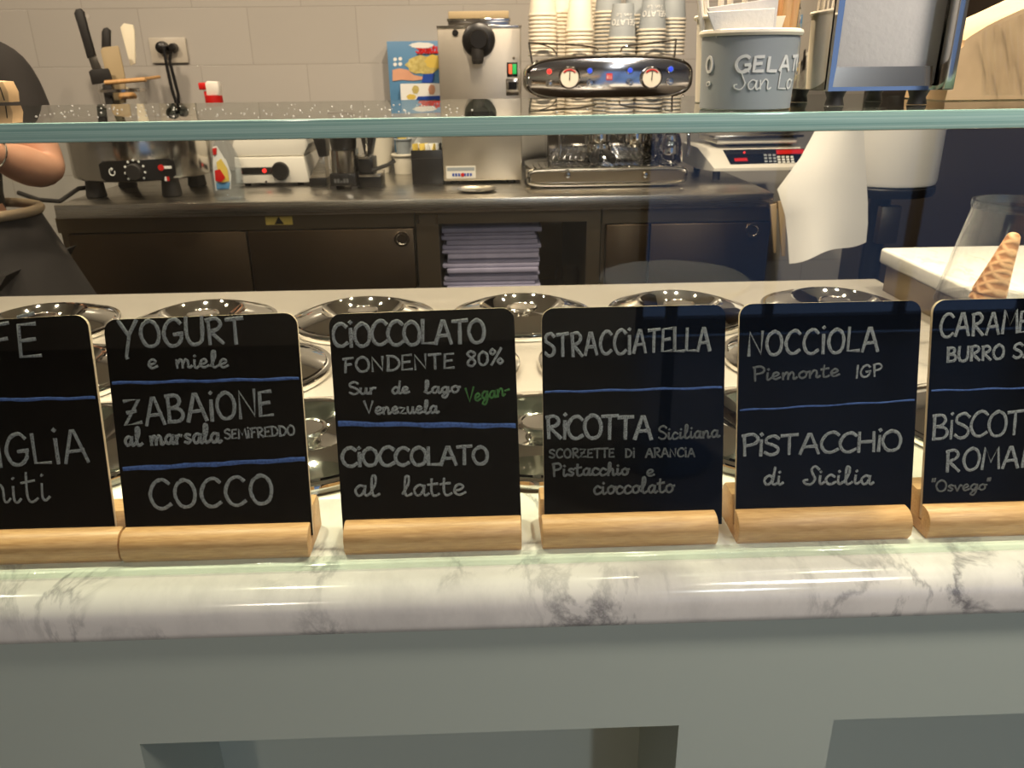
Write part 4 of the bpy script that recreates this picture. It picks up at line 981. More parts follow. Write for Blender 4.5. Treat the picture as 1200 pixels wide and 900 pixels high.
x2, x3, z2, z3 = span(524, 556, 196, 200, Ym); MB().box((x2, Ym - .0018, z2), (x3, Ym - .0008, z3)).build('plate_band', M['cupgrey'], lb)
x2, x3, z2, z3 = span(530, 554, 203, 206.5, Ym)
mb = MB()
for k in range(7):
    a = x2 + (x3 - x2) * k / 7; mb.box((a, Ym - .0018, z2), (a + (x3 - x2) / 10, Ym - .0008, z3))
mb.build('plate_lettering', M['navy'], lb)
MB().lathe([(0, 0), (.007, 0), (.007, .0022), (0, .0022)], n=16, T=TY(((x2 + x3) / 2, Ym - .0008, (z2 + z3) / 2))).build('plate_spot', M['red'], lb)
# steel saucer on the bench edge
q = at(559, 224.5, Z=BZ)
o = MB().lathe([(0, .001), (.045, .001), (.060, .006), (.068, .011), (.070, .010), (.061, .004), (.046, -.0005), (0, -.0005)], (q.x, q.y + .0, BZ + .001), 40).build('saucer', M['chrome'])
tag(o, 'shallow round steel saucer on the worktop in front of the cream machine', 'saucer')

# ------------------------------------------------------------------ espresso machine
Ye = at(712, 217, Z=BZ + .008).y
x0_, x1_, z0_, z1_ = span(618, 805, 196, 217, Ye)
t = thing('espresso_machine', 'polished chrome two group coffee machine with twin pressure gauges', 'coffee machine', ((x0_ + x1_) / 2, Ye + .2, BZ))
def XZ(pts, Y): return [(at(a, b, Y=Y).x, at(a, b, Y=Y).z) for a, b in pts]
ez = (z0_ + z1_) / 2; eh = (z1_ - z0_) / 2
tray = MB().prism(ellipse((x0_ + x1_) / 2, ez, (x1_ - x0_) / 2, eh, 48, 6), Ye, Ye + .34, bev=.006).build('drip_tray', M['chrome'], t)
mb = MB(); mb.tube([(a, Ye - .002, b) for a, b in ellipse((x0_ + x1_) / 2, ez, (x1_ - x0_) / 2 - .004, eh - .003, 56, 6)], .006, 8, closed=True); mb.build('tray_rim', M['chrome'], tray)
MB().prism(ellipse((x0_ + x1_) / 2, ez, (x1_ - x0_) / 2 - .012, eh - .012, 48, 6), Ye - .0022, Ye - .0004).build('tray_front', M['steel_dark'], tray)
for px in (665, 756):
    q = at(px, 205, Y=Ye - .003); mb = MB(); mb.lathe([(0, 0), (.010, 0), (.012, .006), (.009, .014), (0, .016)], n=16, T=TY(q)); mb.build('tray_knob', M['chrome'], tray)
for dx in (.05, x1_ - x0_ - .05):
    for dy in (.05, .28): MB().lathe([(0, 0), (.02, 0), (.016, z0_ - BZ + .004), (0, z0_ - BZ + .004)], (x0_ + dx, Ye + dy, BZ + .0003), 16).build('foot', M['chrome_soft'], t)
# slatted grate
mb = MB()
for k in range(24):
    x = x0_ + .03 + (x1_ - x0_ - .06) * k / 23; mb.box((x - .003, Ye + .02, z1_), (x + .003, Ye + .19, z1_ + .003))
mb.build('tray_grate', M['chrome_soft'], tray)
zP0, zP1 = at(714, 118.5, Y=Ye).z, at(714, 64.5, Y=Ye).z
bx_0, bx_1, _, _ = span(642, 790, 160, 195, Ye + .2)
MB().box((bx_0, Ye + .20, z1_ + .0005), (bx_1, Ye + .36, zP0 + .02), .008).build('back_body', M['panel_mirror'], t)
px0, px1, _, _ = span(616, 812, 64, 118, Ye)
pcx, pcz = (px0 + px1) / 2, (zP0 + zP1) / 2
head = MB().prism(ellipse(pcx, pcz, (px1 - px0) / 2, (zP1 - zP0) / 2, 64, 3.4), Ye + .012, Ye + .36, bev=.008).build('head_body', M['chrome'], t)
pan = MB().prism(ellipse(pcx, pcz, (px1 - px0) / 2 - .010, (zP1 - zP0) / 2 - .008, 64, 3.4), Ye, Ye + .0125, bev=.003).build('control_panel', M['panel_mirror'], t)
mb = MB(); mb.tube([(a, Ye + .004, b) for a, b in ellipse(pcx, pcz, (px1 - px0) / 2 - .006, (zP1 - zP0) / 2 - .005, 72, 3.4)], .006, 8, closed=True); mb.build('panel_rim', M['chrome'], pan)
for px in (667, 763):
    q = at(px, 91, Y=Ye)
    g = MB().lathe([(0, -.002), (.034, -.002), (.037, .004), (.036, .012), (.032, .014), (.031, .010), (0, .010)], n=40, T=TY(q)).build('gauge', M['chrome'], t)
    MB().lathe([(0, .0101), (.0305, .0101), (.0305, .0112), (0, .0112)], n=40, T=TY(q)).build('gauge_face', M['dial'], g)
    mb = MB(); mb.tube([(q.x, q.y - .0128, q.z - .008), (q.x + .001, q.y - .0128, q.z + .020)], .0018, 6); mb.build('needle', M['black'], g)
    mb = MB(); mb.tube([(q.x + .025 * math.cos(R(a)), q.y - .0122, q.z + .025 * math.sin(R(a))) for a in range(40, 145, 10)], .0024, 6); mb.build('gauge_arc', M['red'], g)
for px, py, m in ((643.5, 84, 'redled'), (691, 83, 'blueled'), (738, 82.5, 'blueled'), (785.5, 81, 'blueled'), (643.5, 98, 'chrome'), (691, 97, 'chrome'), (738, 96.5, 'chrome'), (785, 95.5, 'chrome')):
    q = at(px, py, Y=Ye)
    bt = MB().lathe([(0, -.001), (.011, -.001), (.012, .004), (.010, .007), (0, .007)], n=18, T=TY(q)).build('button_ring', M['chrome'], t)
    MB().lathe([(0, .0068), (.0085, .0068), (.007, .011), (0, .012)], n=16, T=TY(q)).build('button_cap', M[m], bt)
x2, x3, z2, z3 = span(710.5, 717.5, 86, 94, Ye); em = MB().box((x2, Ye - .002, z2), (x3, Ye + .001, z3)).build('maker_badge', M['red'], t)
word_px('illı' if False else 'iLLi', 711.5, 716.5, 92.5, 4.6, Ye - .0022, M['print_white'], em, .0016)
for k, (a, b) in enumerate(((714, 66.5), (714, 115.5), (620, 91), (808, 90), (629, 71.5), (629, 112), (800, 70.5), (800, 112))):
    q = at(a, b, Y=Ye + .002); MB().ball(q, .0045, 10).build('rivet', M['chrome'], pan)
# groups and portafilters
for px, hx in ((703, 696), (745, 717)):
    q = at(px, 160, Y=Ye + .09)
    g = MB().lathe([(0, .08), (.040, .08), (.044, .06), (.044, .02), (.036, .01), (.036, .0), (0, .0)], (q.x, Ye + .11, at(px, 172, Y=Ye + .1).z), 28).build('group_head', M['chrome'], t)
    q = at(hx, 186, Y=Ye)
    pf = MB().lathe([(0, .03), (.034, .03), (.036, .02), (.034, .0), (.020, -.012), (0, -.012)], (q.x + (.02 if hx < 700 else -.02), Ye + .10, q.z + .012), 24).build('portafilter', M['chrome'], t)
    s_ = .02 if hx < 700 else -.02
    MB().tube([(q.x + s_, Ye + .07, q.z + .022), (q.x + s_ * .4, Ye + .03, q.z + .012), (q.x, Ye + .0, q.z + .0), (q.x - s_ * .1, Ye - .015, q.z - .004)], [.010, .014, .017, .012], 12).build('handle', M['black'], pf)
for px in (655, 805):
    A = at(px, 165, Y=Ye + .05)
    mb = MB(); mb.tube([(A.x, Ye + .05, A.z + .06), (A.x + .004, Ye + .03, A.z - .03), (A.x, Ye + .03, z1_ + .03)], .006, 10); mb.build('steam_wand', M['chrome'], t)
for px0_, px1_, nm in ((648, 676, 'glass_left'), (736, 762, 'glass_right')):
    pass
# espresso glasses on the grate
for i, (px, lab) in enumerate(((655, 'small clear glass on the drip tray near the steam pipe'), (748, 'small clear glass on the drip tray below the second gauge'))):
    q = at(px, 192, Y=Ye + .08); hh = .055
    o = MB().lathe([(0, .0), (.026, .0), (.034, hh), (.032, hh), (.024, .006), (0, .006)], (q.x, Ye + .08, z1_ + .0035), 28).build('coffee_glass', M['clear']); tag(o, lab, 'glass')
o = MB().lathe([(0, 0), (.050, 0), (.052, .005), (.044, .07), (.036, .095), (.040, .11), (.036, .11), (.032, .095), (.040, .07), (.046, .006), (0, .006)], (at(784, 180, Y=Ye + .09).x, Ye + .09, z1_ + .0035), 32).build('milk_jug', M['chrome'])
tag(o, 'round steel milk jug on the drip tray at the scale end', 'jug')
# cup rail
mbr = MB()
zr = at(715, 51, Y=Ye + .02).z
def arc(pa, pb, pc, n=14):
    a, b, c = Vector(pa), Vector(pb), Vector(pc); return [a * (1 - k / n) ** 2 + b * 2 * (k / n) * (1 - k / n) + c * (k / n) ** 2 for k in range(n + 1)]
Yl = Ye + .016
def W_(a, b): return at(a, b, Y=Yl)
mbr.tube([W_(619, 50), W_(650, 51.5), W_(680, 53), W_(697, 55.5), W_(701, 58)], .0035, 8)
mbr.tube([W_(727, 62), W_(729, 56), W_(738, 53), W_(760, 51), W_(793, 46)], .0035, 8)
for a, b in ((620, 624), (792, 790)):
    zb2 = zP1 - .03; mbr.tube([W_(a, 50 if a < 700 else 46), Vector((W_(b, 66).x, Yl, zP1 - .012 - (.02 if a < 700 else .02)))], .0035, 8)
mbr.tube(arc(W_(632, 52), W_(650, 54), W_(653, 66)), .0022, 8)

mbr.build('cup_rail', M['chrome'], t)

# ------------------------------------------------------------------ cups upside down on the machine
CH, CRB, CRT = .110, .036, .047
def inv_prof(rb, rt, h): return [(0, h - .004), (rb - .002, h - .004), (rb - .0005, h), (rb, h - .001), (rt - .0005, .0065), (rt + .0022, .0060), (rt + .0030, .0032), (rt + .0018, .0002), (rt - .0008, .0006), (rb - .0008, h - .0052), (0, h - .0052)]
def cup_mesh(wall):
    mb = MB(); mb.lathe(inv_prof(CRB, CRT, CH), (0, 0, 0), 32)
    for f in mb.bm.faces:
        f.material_index = 1 if (max(v.co.z for v in f.verts) > .0068 and min(v.co.z for v in f.verts) >= .0063) else 0
    o = mb.build('paper_cup', [M['cupwhite'], wall], None); return o
proto_w, proto_g = cup_mesh(M['cupwhite']), cup_mesh(M['cupgrey'])
used = {'w': False, 'g': False}
PT = .0125
topz0 = zP1 - .0005
def cup_stack(px, row, ytop, kind, where, letter=None):
    """px: centre; ytop: how high the topmost cup's closed end reaches (px); rows at three depths"""
    Y = Ye + (.083, .188, .292)[row]
    x = at(px, 40, Y=Y).x
    zt2 = at(px, ytop, Y=Y).z
    n = max(1, int(round((zt2 - topz0 - CH) / PT)) + 1)
    n = min(n, 30)
    for k in range(n):
        src = proto_w if kind == 'w' else proto_g
        if used[kind]:
            o = src.copy(); C.objects.link(o)
        else: o = src; used[kind] = True
        o.location = (x, Y, topz0 + .001 + k * PT)
        col = 'white' if kind == 'w' else 'grey'
        if k == n - 1: tag(o, 'topmost upturned %s cup of the stack %s' % (col, where), 'cup', 'cups stacked on the coffee machine')
        else: tag(o, 'upturned %s paper cup within the stack %s' % (col, where), 'cup', 'cups stacked on the coffee machine')
    return x, Y, topz0 + .001 + (n - 1) * PT
cup_stack(636, 0, -22, 'w', 'over the red button')
cup_stack(657, 1, -26, 'w', 'behind the one over the red button')
cup_stack(679, 0, -6, 'w', 'over the first gauge')
cup_stack(699, 2, -40, 'w', 'just behind the one over the first gauge')
cup_stack(712, 1, -26, 'g', 'behind the middle one')
F_ = cup_stack(729, 0, 6, 'g', 'in the middle')
H_ = cup_stack(764, 0, -6, 'g', 'over the second gauge')
cup_stack(746, 1, -22, 'g', 'between the printed stacks')
cup_stack(787, 1, -18, 'g', 'beside the scale')
# upside down print on the two front grey cups
def cup_print(text, x, Y, z, zc, h, half_deg, m, flip=True, rb=CRB, rt=CRT, hh=CH, wd=.004, parent_of=None, c_deg=0.0, inv=True, smooth_gap=.14):
    polys, width = layout(text, smooth_gap, 0.0); mb = MB()
    def place(q, up):
        u = (q.x - .5) * 2; a = R(c_deg + (-u if flip else u) * half_deg)
        zz = zc + (-(q.y - .5) if flip else (q.y - .5)) * h
        r = (rt + (rb - rt) * (zz - .006) / (hh - .006)) if inv else (rb + (rt - rb) * zz / hh)
        r += .0006 + up; return Vector((x + r * math.sin(a), Y - r * math.cos(a), z + zz))
    arc_len = 2 * R(half_deg) * rt
    for p in polys:
        pp = []
        for i in range(len(p) - 1): pp += [p[i].lerp(p[i + 1], k / 3) for k in range(3)]
        pp.append(p[-1]); n = len(pp); rows_ = []
        for i, v in enumerate(pp):
            tt = (pp[min(i + 1, n - 1)] - pp[max(i - 1, 0)]); tt = Vector((tt.x / width * arc_len, tt.y * h)); tt = tt.normalized() if tt.length > 1e-9 else Vector((1, 0))
            s = Vector((-tt.y * wd / 2 / arc_len, tt.x * wd / 2 / h)); b_ = Vector((v.x / width, v.y)); rows_.append((b_ + s, b_ - s))
        vs, fs = [], []
        for a, b in rows_: vs += [place(a, -.0003), place(a, .0004), place(b, .0004), place(b, -.0003)]
        for i in range(n - 1):
            for k in range(3): fs.append([i * 4 + k, i * 4 + k + 1, i * 4 + 5 + k, i * 4 + 4 + k])
        mb.faces(vs, fs, smooth=False)
    return mb
for i, (x, Y, z) in enumerate((F_, H_)):
    tops = [o for o in C.objects if o.name.startswith('paper_cup') and abs(o.location.x - x) < .004 and abs(o.location.y - Y) < .002 and abs(o.location.z - z) < .002]
    top = tops[0]; top.rotation_euler = (0, 0, 0); top.location.x = x
    mb = cup_print('GELATO', x, Y, z, .052, .017, 62, M['print_white'], wd=.0032)
    mb.build('printed_lettering', M['print_white'], None)
    o = C.objects[-1]; 
    for v in o.data.vertices: v.co -= Vector((x, Y, z))
    o.parent = top
    mb = cup_print('ſan Lo', x, Y, z, .072, .012, 40, M['print_white'], wd=.0018)
    mb.build('printed_lettering', M['print_white'], None)
    o = C.objects[-1]
    for v in o.data.vertices: v.co -= Vector((x, Y, z))
    o.parent = top

# ------------------------------------------------------------------ digital scale
Ys = at(880, 200, Z=BZ + .02).y - .12
zb3 = at(880, 200, Y=Ys).z
x0_, x1_, z0_, z1_ = span(834, 944, 178, 200, Ys)
t = thing('digital_scale', 'white shop scale with a dark keypad panel beside the coffee machine', 'scale', ((x0_ + x1_) / 2, Ys + .16, BZ))
# sloping front console as a prism along X
def YZ(py, Y): return (Y, at(890, py, Y=Y).z)
yb0, yt0 = Ys, Ys + .10
mb = MB(); zf0, zf1 = zb3, at(890, 196.5, Y=Ys).z
zt0 = at(890, 172, Y=yt0).z
b = bmesh.new()
pts = [(x0_ + .012, yb0, zf0), (x1_ + .01, yb0, zf0), (x1_ + .01, yb0, zf1), (x0_ + .012, yb0, zf1), (x0_ - .03, yt0, zt0), (x1_ + .01, yt0, zt0), (x0_ - .03, yt0 + .26, zt0), (x1_ + .01, yt0 + .26, zt0), (x0_ - .03, yt0 + .26, zf0), (x1_ + .01, yt0 + .26, zf0), (x0_ - .03, yt0, zf0), (x1_ + .01, yt0, zf0)]
mb.faces(pts, [[0, 1, 2, 3], [3, 2, 5, 4], [4, 5, 7, 6], [6, 7, 9, 8], [8, 9, 1, 11, 10, 0], [0, 3, 4, 10], [10, 4, 6, 8], [1, 11, 5, 2], [11, 9, 7, 5]], smooth=False)
body = mb.build('housing', M['white'], t)
def slope(px, py, up=.0):   # point on the sloping console
    p0 = Vector(pts[3]); n = (Vector(pts[2]) - p0).cross(Vector(pts[5]) - p0).normalized()
    if n.y > 0: n = -n
    q = on_plane(px, py, p0, n); return q + n * up
def slope_plate(name, quad, m, parent, u0=.0002, u1=.002):
    A = [slope(a, b, u0) for a, b in quad]; B = [slope(a, b, u1) for a, b in quad]; n = len(quad)
    mb = MB(); mb.faces(A + B, [list(range(n))[::-1], list(range(n, 2 * n))] + [[i, (i + 1) % n, n + (i + 1) % n, n + i] for i in range(n)], smooth=False); return mb.build(name, m, parent)
kp = slope_plate('keypad_panel', [(856, 193), (946, 190.5), (942, 174.5), (847, 176)], M['screen'], body)
slope_plate('red_key', [(861, 190), (876, 189.5), (875, 186), (860, 186.5)], M['red'], kp, .002, .004)
slope_plate('red_band', [(910, 181.5), (943, 180.5), (941.5, 175.5), (909, 176.5)], M['red'], kp, .002, .003)
for r_ in range(3):
    for c_ in range(7):
        a = 895 + c_ * 5.2 + r_ * .5; b = 181.5 + r_ * 3.6 if c_ < 3 else 183.6 + r_ * 3
        slope_plate('key', [(a, b + 2.1), (a + 3.4, b + 2.0), (a + 3.2, b), (a - .2, b + .1)], M['print_white' if c_ > 2 else 'cupgrey'], kp, .002, .0035)
q = slope(872, 179.5, .003); MB().ball(q, .0045, 8).build('indicator', M['redled'], kp)
x2, x3, z2, z3 = span(840, 932, 164, 171.5, Ys + .10)
pl = MB().box((x2 - .005, Ys + .08, zt0 + .012), (x3, Ys + .36, zt0 + .034), .006, 3).build('weighing_plate', M['white'], t)
MB().box((x2 + .06, Ys + .14, zt0), (x3 - .06, Ys + .30, zt0 + .0125)).build('plate_support', M['black'], t)
MB().box((x2 - .02, Ys + .07, zt0 + .0345), (x3 + .02, Ys + .37, zt0 + .046), .004).build('steel_pan', M['chrome_soft'], t)
for dx in (.03, x1_ - x0_ - .03):
    for dy in (.03, .32): MB().lathe([(0, 0), (.014, 0), (.014, zb3 - BZ), (0, zb3 - BZ)], (x0_ + dx, Ys + dy, BZ + .0002), 14).build('foot', M['black_soft'], t)
# ------------------------------------------------------------------ paper roll on its stand
Yq = 2.36
rx0, rx1, _, _ = span(984, 1096, 160, 200, Yq)
rr = (rx1 - rx0) / 2; rcx = (rx0 + rx1) / 2
rzb = at(1040, 214, Y=Yq).z; rzt = at(1040, 128, Y=Yq).z
t = thing('paper_roll', 'large white paper roll with a torn sheet hanging off it', 'paper roll', (rcx, Yq, rzb))
MB().lathe([(.03, rzb), (rr - .012, rzb), (rr - .003, rzb + .004), (rr, rzb + .014), (rr, rzt - .01), (rr - .01, rzt), (.03, rzt), (.03, rzb)], (rcx, Yq, 0), 64).build('roll', M['paper'], t)
# sheet: rows from the roll's near side down to the torn hem
rowsL = [(957, 150), (938, 185), (911, 222), (920, 252), (923, 280), (925, 309)]
rowsR = [(1012, 150), (1014, 185), (1016, 218), (1017, 238), (1017, 262), (1015, 283)]
mb = MB(); vs = []; nc = 12
Ysh = Yq - rr - .004
for i, (l_, r_) in enumerate(zip(rowsL, rowsR)):
    for k in range(nc + 1):
        u = k / nc; a = l_[0] + (r_[0] - l_[0]) * u; b = l_[1] + (r_[1] - l_[1]) * u
        if i == 5: b += 2.2 * math.sin(u * 9)
        Y = Ysh - .012 * math.sin(u * math.pi) * (i / 5) + .07 * (1 - u) ** 2 * (1 - i / 7) - .004 * i * math.sin(u * 5)
        vs.append(at(a, b, Y=Y))
n0 = len(vs); vs += [v + Vector((0, .0012, 0)) for v in vs]
fs = []
for i in range(5):
    for k in range(nc):
        a = i * (nc + 1) + k; q = [a, a + 1, a + nc + 2, a + nc + 1]; fs += [q, [n0 + x for x in q[::-1]]]
for i in range(5):
    for k in (0, nc): a = i * (nc + 1) + k; fs.append([a, a + nc + 1, n0 + a + nc + 1, n0 + a])
for k in range(nc): a = 5 * (nc + 1) + k; fs += [[a, a + 1, n0 + a + 1, n0 + a]]; fs += [[k, k + 1, n0 + k + 1, n0 + k]]
mb.faces(vs, fs); o = mb.build('loose_sheet', M['paper'], t)
t = thing('roll_stand', 'dark stand with a round plate carrying the white paper roll', 'stand', (rcx, Yq, .15))
MB().lathe([(0, rzb - .028), (rr - .004, rzb - .028), (rr, rzb - .022), (rr, rzb - .004), (rr - .004, rzb - .0005), (0, rzb - .0005)], (rcx, Yq, 0), 48).build('plate', M['black'], t)
MB().lathe([(0, rzb - .0005), (.022, rzb - .0005), (.022, rzt + .03), (.018, rzt + .036), (0, rzt + .036)], (rcx, Yq, 0), 24).build('spindle', M['black'], t)
MB().lathe([(0, 0), (.20, 0), (.20, .012), (.04, .03), (.03, .05), (.03, rzb - .15 - .028), (0, rzb - .15 - .028)], (rcx, Yq, .1505), 40).build('column', M['black'], t)
q = at(1040, 245, Y=Yq); 
MB().box((rcx - .02, Yq - .06, rzb - .17), (rcx + .04, Yq - .0305, rzb - .06), .004).build('bracket', M['steel_dark'], t)
# cloth hanging off the bench end
t0 = thing('hanging_cloth', 'narrow beige cloth strip hanging at the end of the steel worktop', 'cloth', at(910, 240, Y=BY - .02))
for (a, b, c_, d) in ((902, 910, 240, 296), (911, 921, 236, 300)):
    mb = MB(); mb.prism([(at(a, c_, Y=BY - .02).x, at(a, c_, Y=BY - .02).z), (at(b, c_ - 2, Y=BY - .02).x, at(b, c_ - 2, Y=BY - .02).z), (at(b - 1, d, Y=BY - .02).x, at(b - 1, d, Y=BY - .02).z), (at(a + 5, d - 1, Y=BY - .02).x, at(a + 5, d, Y=BY - .02).z)], BY - .026, BY - .014, bev=.003)
    mb.build('fold', M['beige'], t0)
mb = MB(); xx = at(905, 235, Y=BY - .02).x; mb.box((xx - .01, BY - .02, at(905, 240, Y=BY).z - .01), (xx + .05, BY - .0005, at(905, 236, Y=BY).z), .002); mb.build('peg', M['steel_dark'], t0)

# ------------------------------------------------------------------ clear tube with cones on the side counter
q = at(1198, 232, Y=1.06)
tx_, ty_ = q.x, 1.06
tz = at(1198, 236, Y=1.06).z
t = thing('cone_tube', 'clear plastic tube open at the top standing on the marble slab', 'display tube', (tx_, ty_, SLZ))
r1 = at(1198, 236, Y=1.06).x - at(1150, 236, Y=1.06).x
r0 = at(1198, 350, Y=1.06).x - at(1130, 350, Y=1.06).x
MB().lathe([(0, .0005), (r0 - .002, .0005), (r0, .003), (r1, tz - SLZ - .006), (r1 + .002, tz - SLZ - .004), (r1 + .002, tz - SLZ), (r1 - .002, tz - SLZ), (r0 - .004, .006), (0, .006)], (tx_, ty_, SLZ), 64).build('tube_wall', M['clear'], t)
MB().lathe([(r1 + .0021, tz - SLZ - .010), (r1 + .0034, tz - SLZ - .005), (r1 + .0022, tz - SLZ + .001), (r1 - .0022, tz - SLZ + .001), (r1 - .003, tz - SLZ - .010)], (tx_, ty_, SLZ), 64).build('rim', M['clear_rim'], t)
wm, nt, b_ = nodes('waffle_cone'); N = nt.nodes.new; Lk = nt.links.new
tc = N('ShaderNodeTexCoord'); vals = []
for ang in (.9, -.9):
    mp = N('ShaderNodeMapping'); mp.inputs['Rotation'].default_value = (0, ang, 0); Lk(tc.outputs['Object'], mp.inputs[0])
    wv = N('ShaderNodeTexWave'); wv.bands_direction = 'X'; wv.inputs['Scale'].default_value = 26; Lk(mp.outputs[0], wv.inputs[0]); vals.append(wv)
mxx = N('ShaderNodeMath'); mxx.operation = 'MAXIMUM'; Lk(vals[0].outputs['Fac'], mxx.inputs[0]); Lk(vals[1].outputs['Fac'], mxx.inputs[1])
bp = N('ShaderNodeBump'); bp.inputs['Strength'].default_value = .25; bp.inputs['Distance'].default_value = .003; Lk(mxx.outputs[0], bp.inputs['Height']); Lk(bp.outputs[0], b_.inputs['Normal'])
rp = N('ShaderNodeValToRGB'); rp.color_ramp.elements[0].color = (*lin((172, 118, 70)), 1); rp.color_ramp.elements[1].color = (*lin((220, 172, 122)), 1); rp.color_ramp.elements[0].position = .45; Lk(mxx.outputs[0], rp.inputs[0]); Lk(rp.outputs[0], b_.inputs['Base Color']); b_.inputs['Roughness'].default_value = .55
def cone_prof(h, r): return [(r - .0012, 0), (r, 0), (r, .003), (r * .68, h * .5), (.0095, h - .009), (.0078, h - .003), (.004, h), (0, h + .0005), (0, h - .002), (.0066, h - .0038), (.0083, h - .0095), (r * .68 - .0012, h * .5), (r - .0012, 0)]
ct = at(1189.5, 272, Y=1.05); ctop = ct.z
hh = .086
cz = ctop - hh
lean_axis = None
for k, lab in enumerate(('uppermost wafer cone of the upside down stack in the clear tube', 'second wafer cone under the uppermost one in the clear tube')):
    base = Vector((tx_ - .019 + .0, 1.045, SLZ + .0065 + (.0 if k else .0)))
    o = MB().lathe(cone_prof(hh, .022), (0, 0, 0), 36).build('wafer_cone', wm)
    hgt = ctop - SLZ - .007
    tip = Vector((at(1190, 272, Y=1.045).x, 1.045, ctop)); axis = Vector((.22, .0, 1)).normalized()
    o.rotation_euler = axis.to_track_quat('Z', 'Y').to_euler()
    o.location = tip - axis * (hh + .011 * k)
    tag(o, lab, 'cone', 'wafer cones in the clear tube')

# ------------------------------------------------------------------ things on the glass shelf
SZ = SZ1 + .0004
# gelato cup
pc = at(877, 129.5, Z=SZ); cyy = pc.y + .034
cxx = at(877, 100, Y=cyy).x
rimz = at(880, 35, Y=cyy).z
rt_ = (at(938, 35, Y=cyy).x - at(822, 35, Y=cyy).x) / 2 - .002
rb_ = (at(924, 125, Y=cyy).x - at(823, 125, Y=cyy).x) / 2
ccx = (at(938, 35, Y=cyy).x + at(822, 35, Y=cyy).x) / 2
hc = rimz - SZ
t = thing('gelato_cup', 'grey printed gelato tub holding sachets and sticks on the glass shelf', 'cup', (ccx, cyy, SZ))
MB().lathe([(0, .003), (rb_ - .002, .003), (rb_ - .001, 0), (rb_, .0006), (rt_, hc - .004), (rt_ - .0015, hc - .004), (rb_ - .002, .006), (0, .006)], (ccx, cyy, SZ), 72).build('cup_wall', M['cupgrey'], t)
MB().lathe([(rt_ - .0017, hc - .0045), (rt_ + .0016, hc - .0045), (rt_ + .0026, hc - .0026), (rt_ + .0020, hc - .0008), (rt_, hc), (rt_ - .0016, hc - .0008), (rt_ - .0017, hc - .0045)], (ccx, cyy, SZ), 72).build('rim', M['cupwhite'], t)
def front_deg(px, py, r):
    x = at(px, py, Y=cyy - r * .8).x
    for _ in range(4):
        u = max(-.985, min(.985, (x - ccx) / r)); x = at(px, py, Y=cyy - r * math.sqrt(1 - u * u)).x
    return math.degrees(math.asin(max(-.985, min(.985, (x - ccx) / r))))
def zpx(py): return at(878, py, Y=cyy - rt_).z - SZ
rm = (rb_ + rt_) / 2
for txt, xa1, xb1, ya, yb1, wd, gp in (('GELATO', 863, None, 66, 84, .0021, .15), ('ſan Lo', 861, 927, 82, 105, .0009, .03)):
    d0 = front_deg(xa1, (ya + yb1) / 2, rm)
    if xb1: d1 = front_deg(xb1, (ya + yb1) / 2, rm)
    else: d1 = d0 + (front_deg(915, 75, rm) - d0) / 3.05 * 6
    mb = cup_print(txt, ccx, cyy, SZ, zpx((ya + yb1) / 2), abs(zpx(ya) - zpx(yb1)), (d1 - d0) / 2, None, flip=False, rb=rb_, rt=rt_, hh=hc, wd=wd, c_deg=(d0 + d1) / 2, inv=False, smooth_gap=gp)
    mb.build('printed_lettering', M['print_white'], t)
mb = cup_print('O', ccx, cyy, SZ, zpx(75), abs(zpx(66) - zpx(84)), 5.5, None, flip=False, rb=rb_, rt=rt_, hh=hc, wd=.002, c_deg=-69, inv=False); mb.build('printed_lettering', M['print_white'], t)
mb = cup_print('o', ccx, cyy, SZ, zpx(96), abs(zpx(90) - zpx(100)), 4, None, flip=False, rb=rb_, rt=rt_, hh=hc, wd=.001, c_deg=-69, inv=False); mb.build('printed_lettering', M['print_white'], t)
# sachets standing in it
def slab_px(name, pts, Y0, Y1, m, bev=.0004): return MB().prism(XZ(pts, Y0), Y0, Y1, bev=bev).build(name, m)
bz = 90
for pts, dy, m, lab in (([(845, 60), (904, 60), (908, 9.5), (829, 14)], -.018, 'paper', 'lower white paper sachet against the front of the grey tub'),
                        ([(848, 60), (906, 60), (913, -3), (829, 9)], -.010, 'napkin', 'taller white paper sachet behind the lower one'),
                        ([(848, 60), (908, 60), (921, 18.5), (909, 19), (835, 21)], -.002, 'cream', 'cream paper sachet at the back of the grey tub')):
    Y0 = cyy + dy
    o = slab_px('paper_sachet', pts, Y0, Y0 + .0022, M[m]); tag(o, lab, 'sachet', 'paper sachets in the grey tub')
    o['category'] = 'sachet'
for i, (a, b, r_) in enumerate((((914, 92), (926, -14), .0016), ((920, 92), (936, -20), .0018), ((906, 92), (917, -16), .0016))):
    Y0 = cyy + .008 + .006 * i
    mb = MB(); A, B = at(a[0], a[1], Y=Y0), at(b[0], b[1], Y=Y0); dx = .0032
    mb.prism([(A.x - dx, A.z), (A.x + dx, A.z), (B.x + dx, B.z), (B.x, B.z + dx), (B.x - dx, B.z)], Y0, Y0 + .0018, bev=.0004)
    o = mb.build('wooden_stick', M['wood2']); tag(o, ('foremost', 'middle', 'shortest')[i] + ' flat wooden stick standing in the grey tub', 'stick', 'wooden sticks in the grey tub')
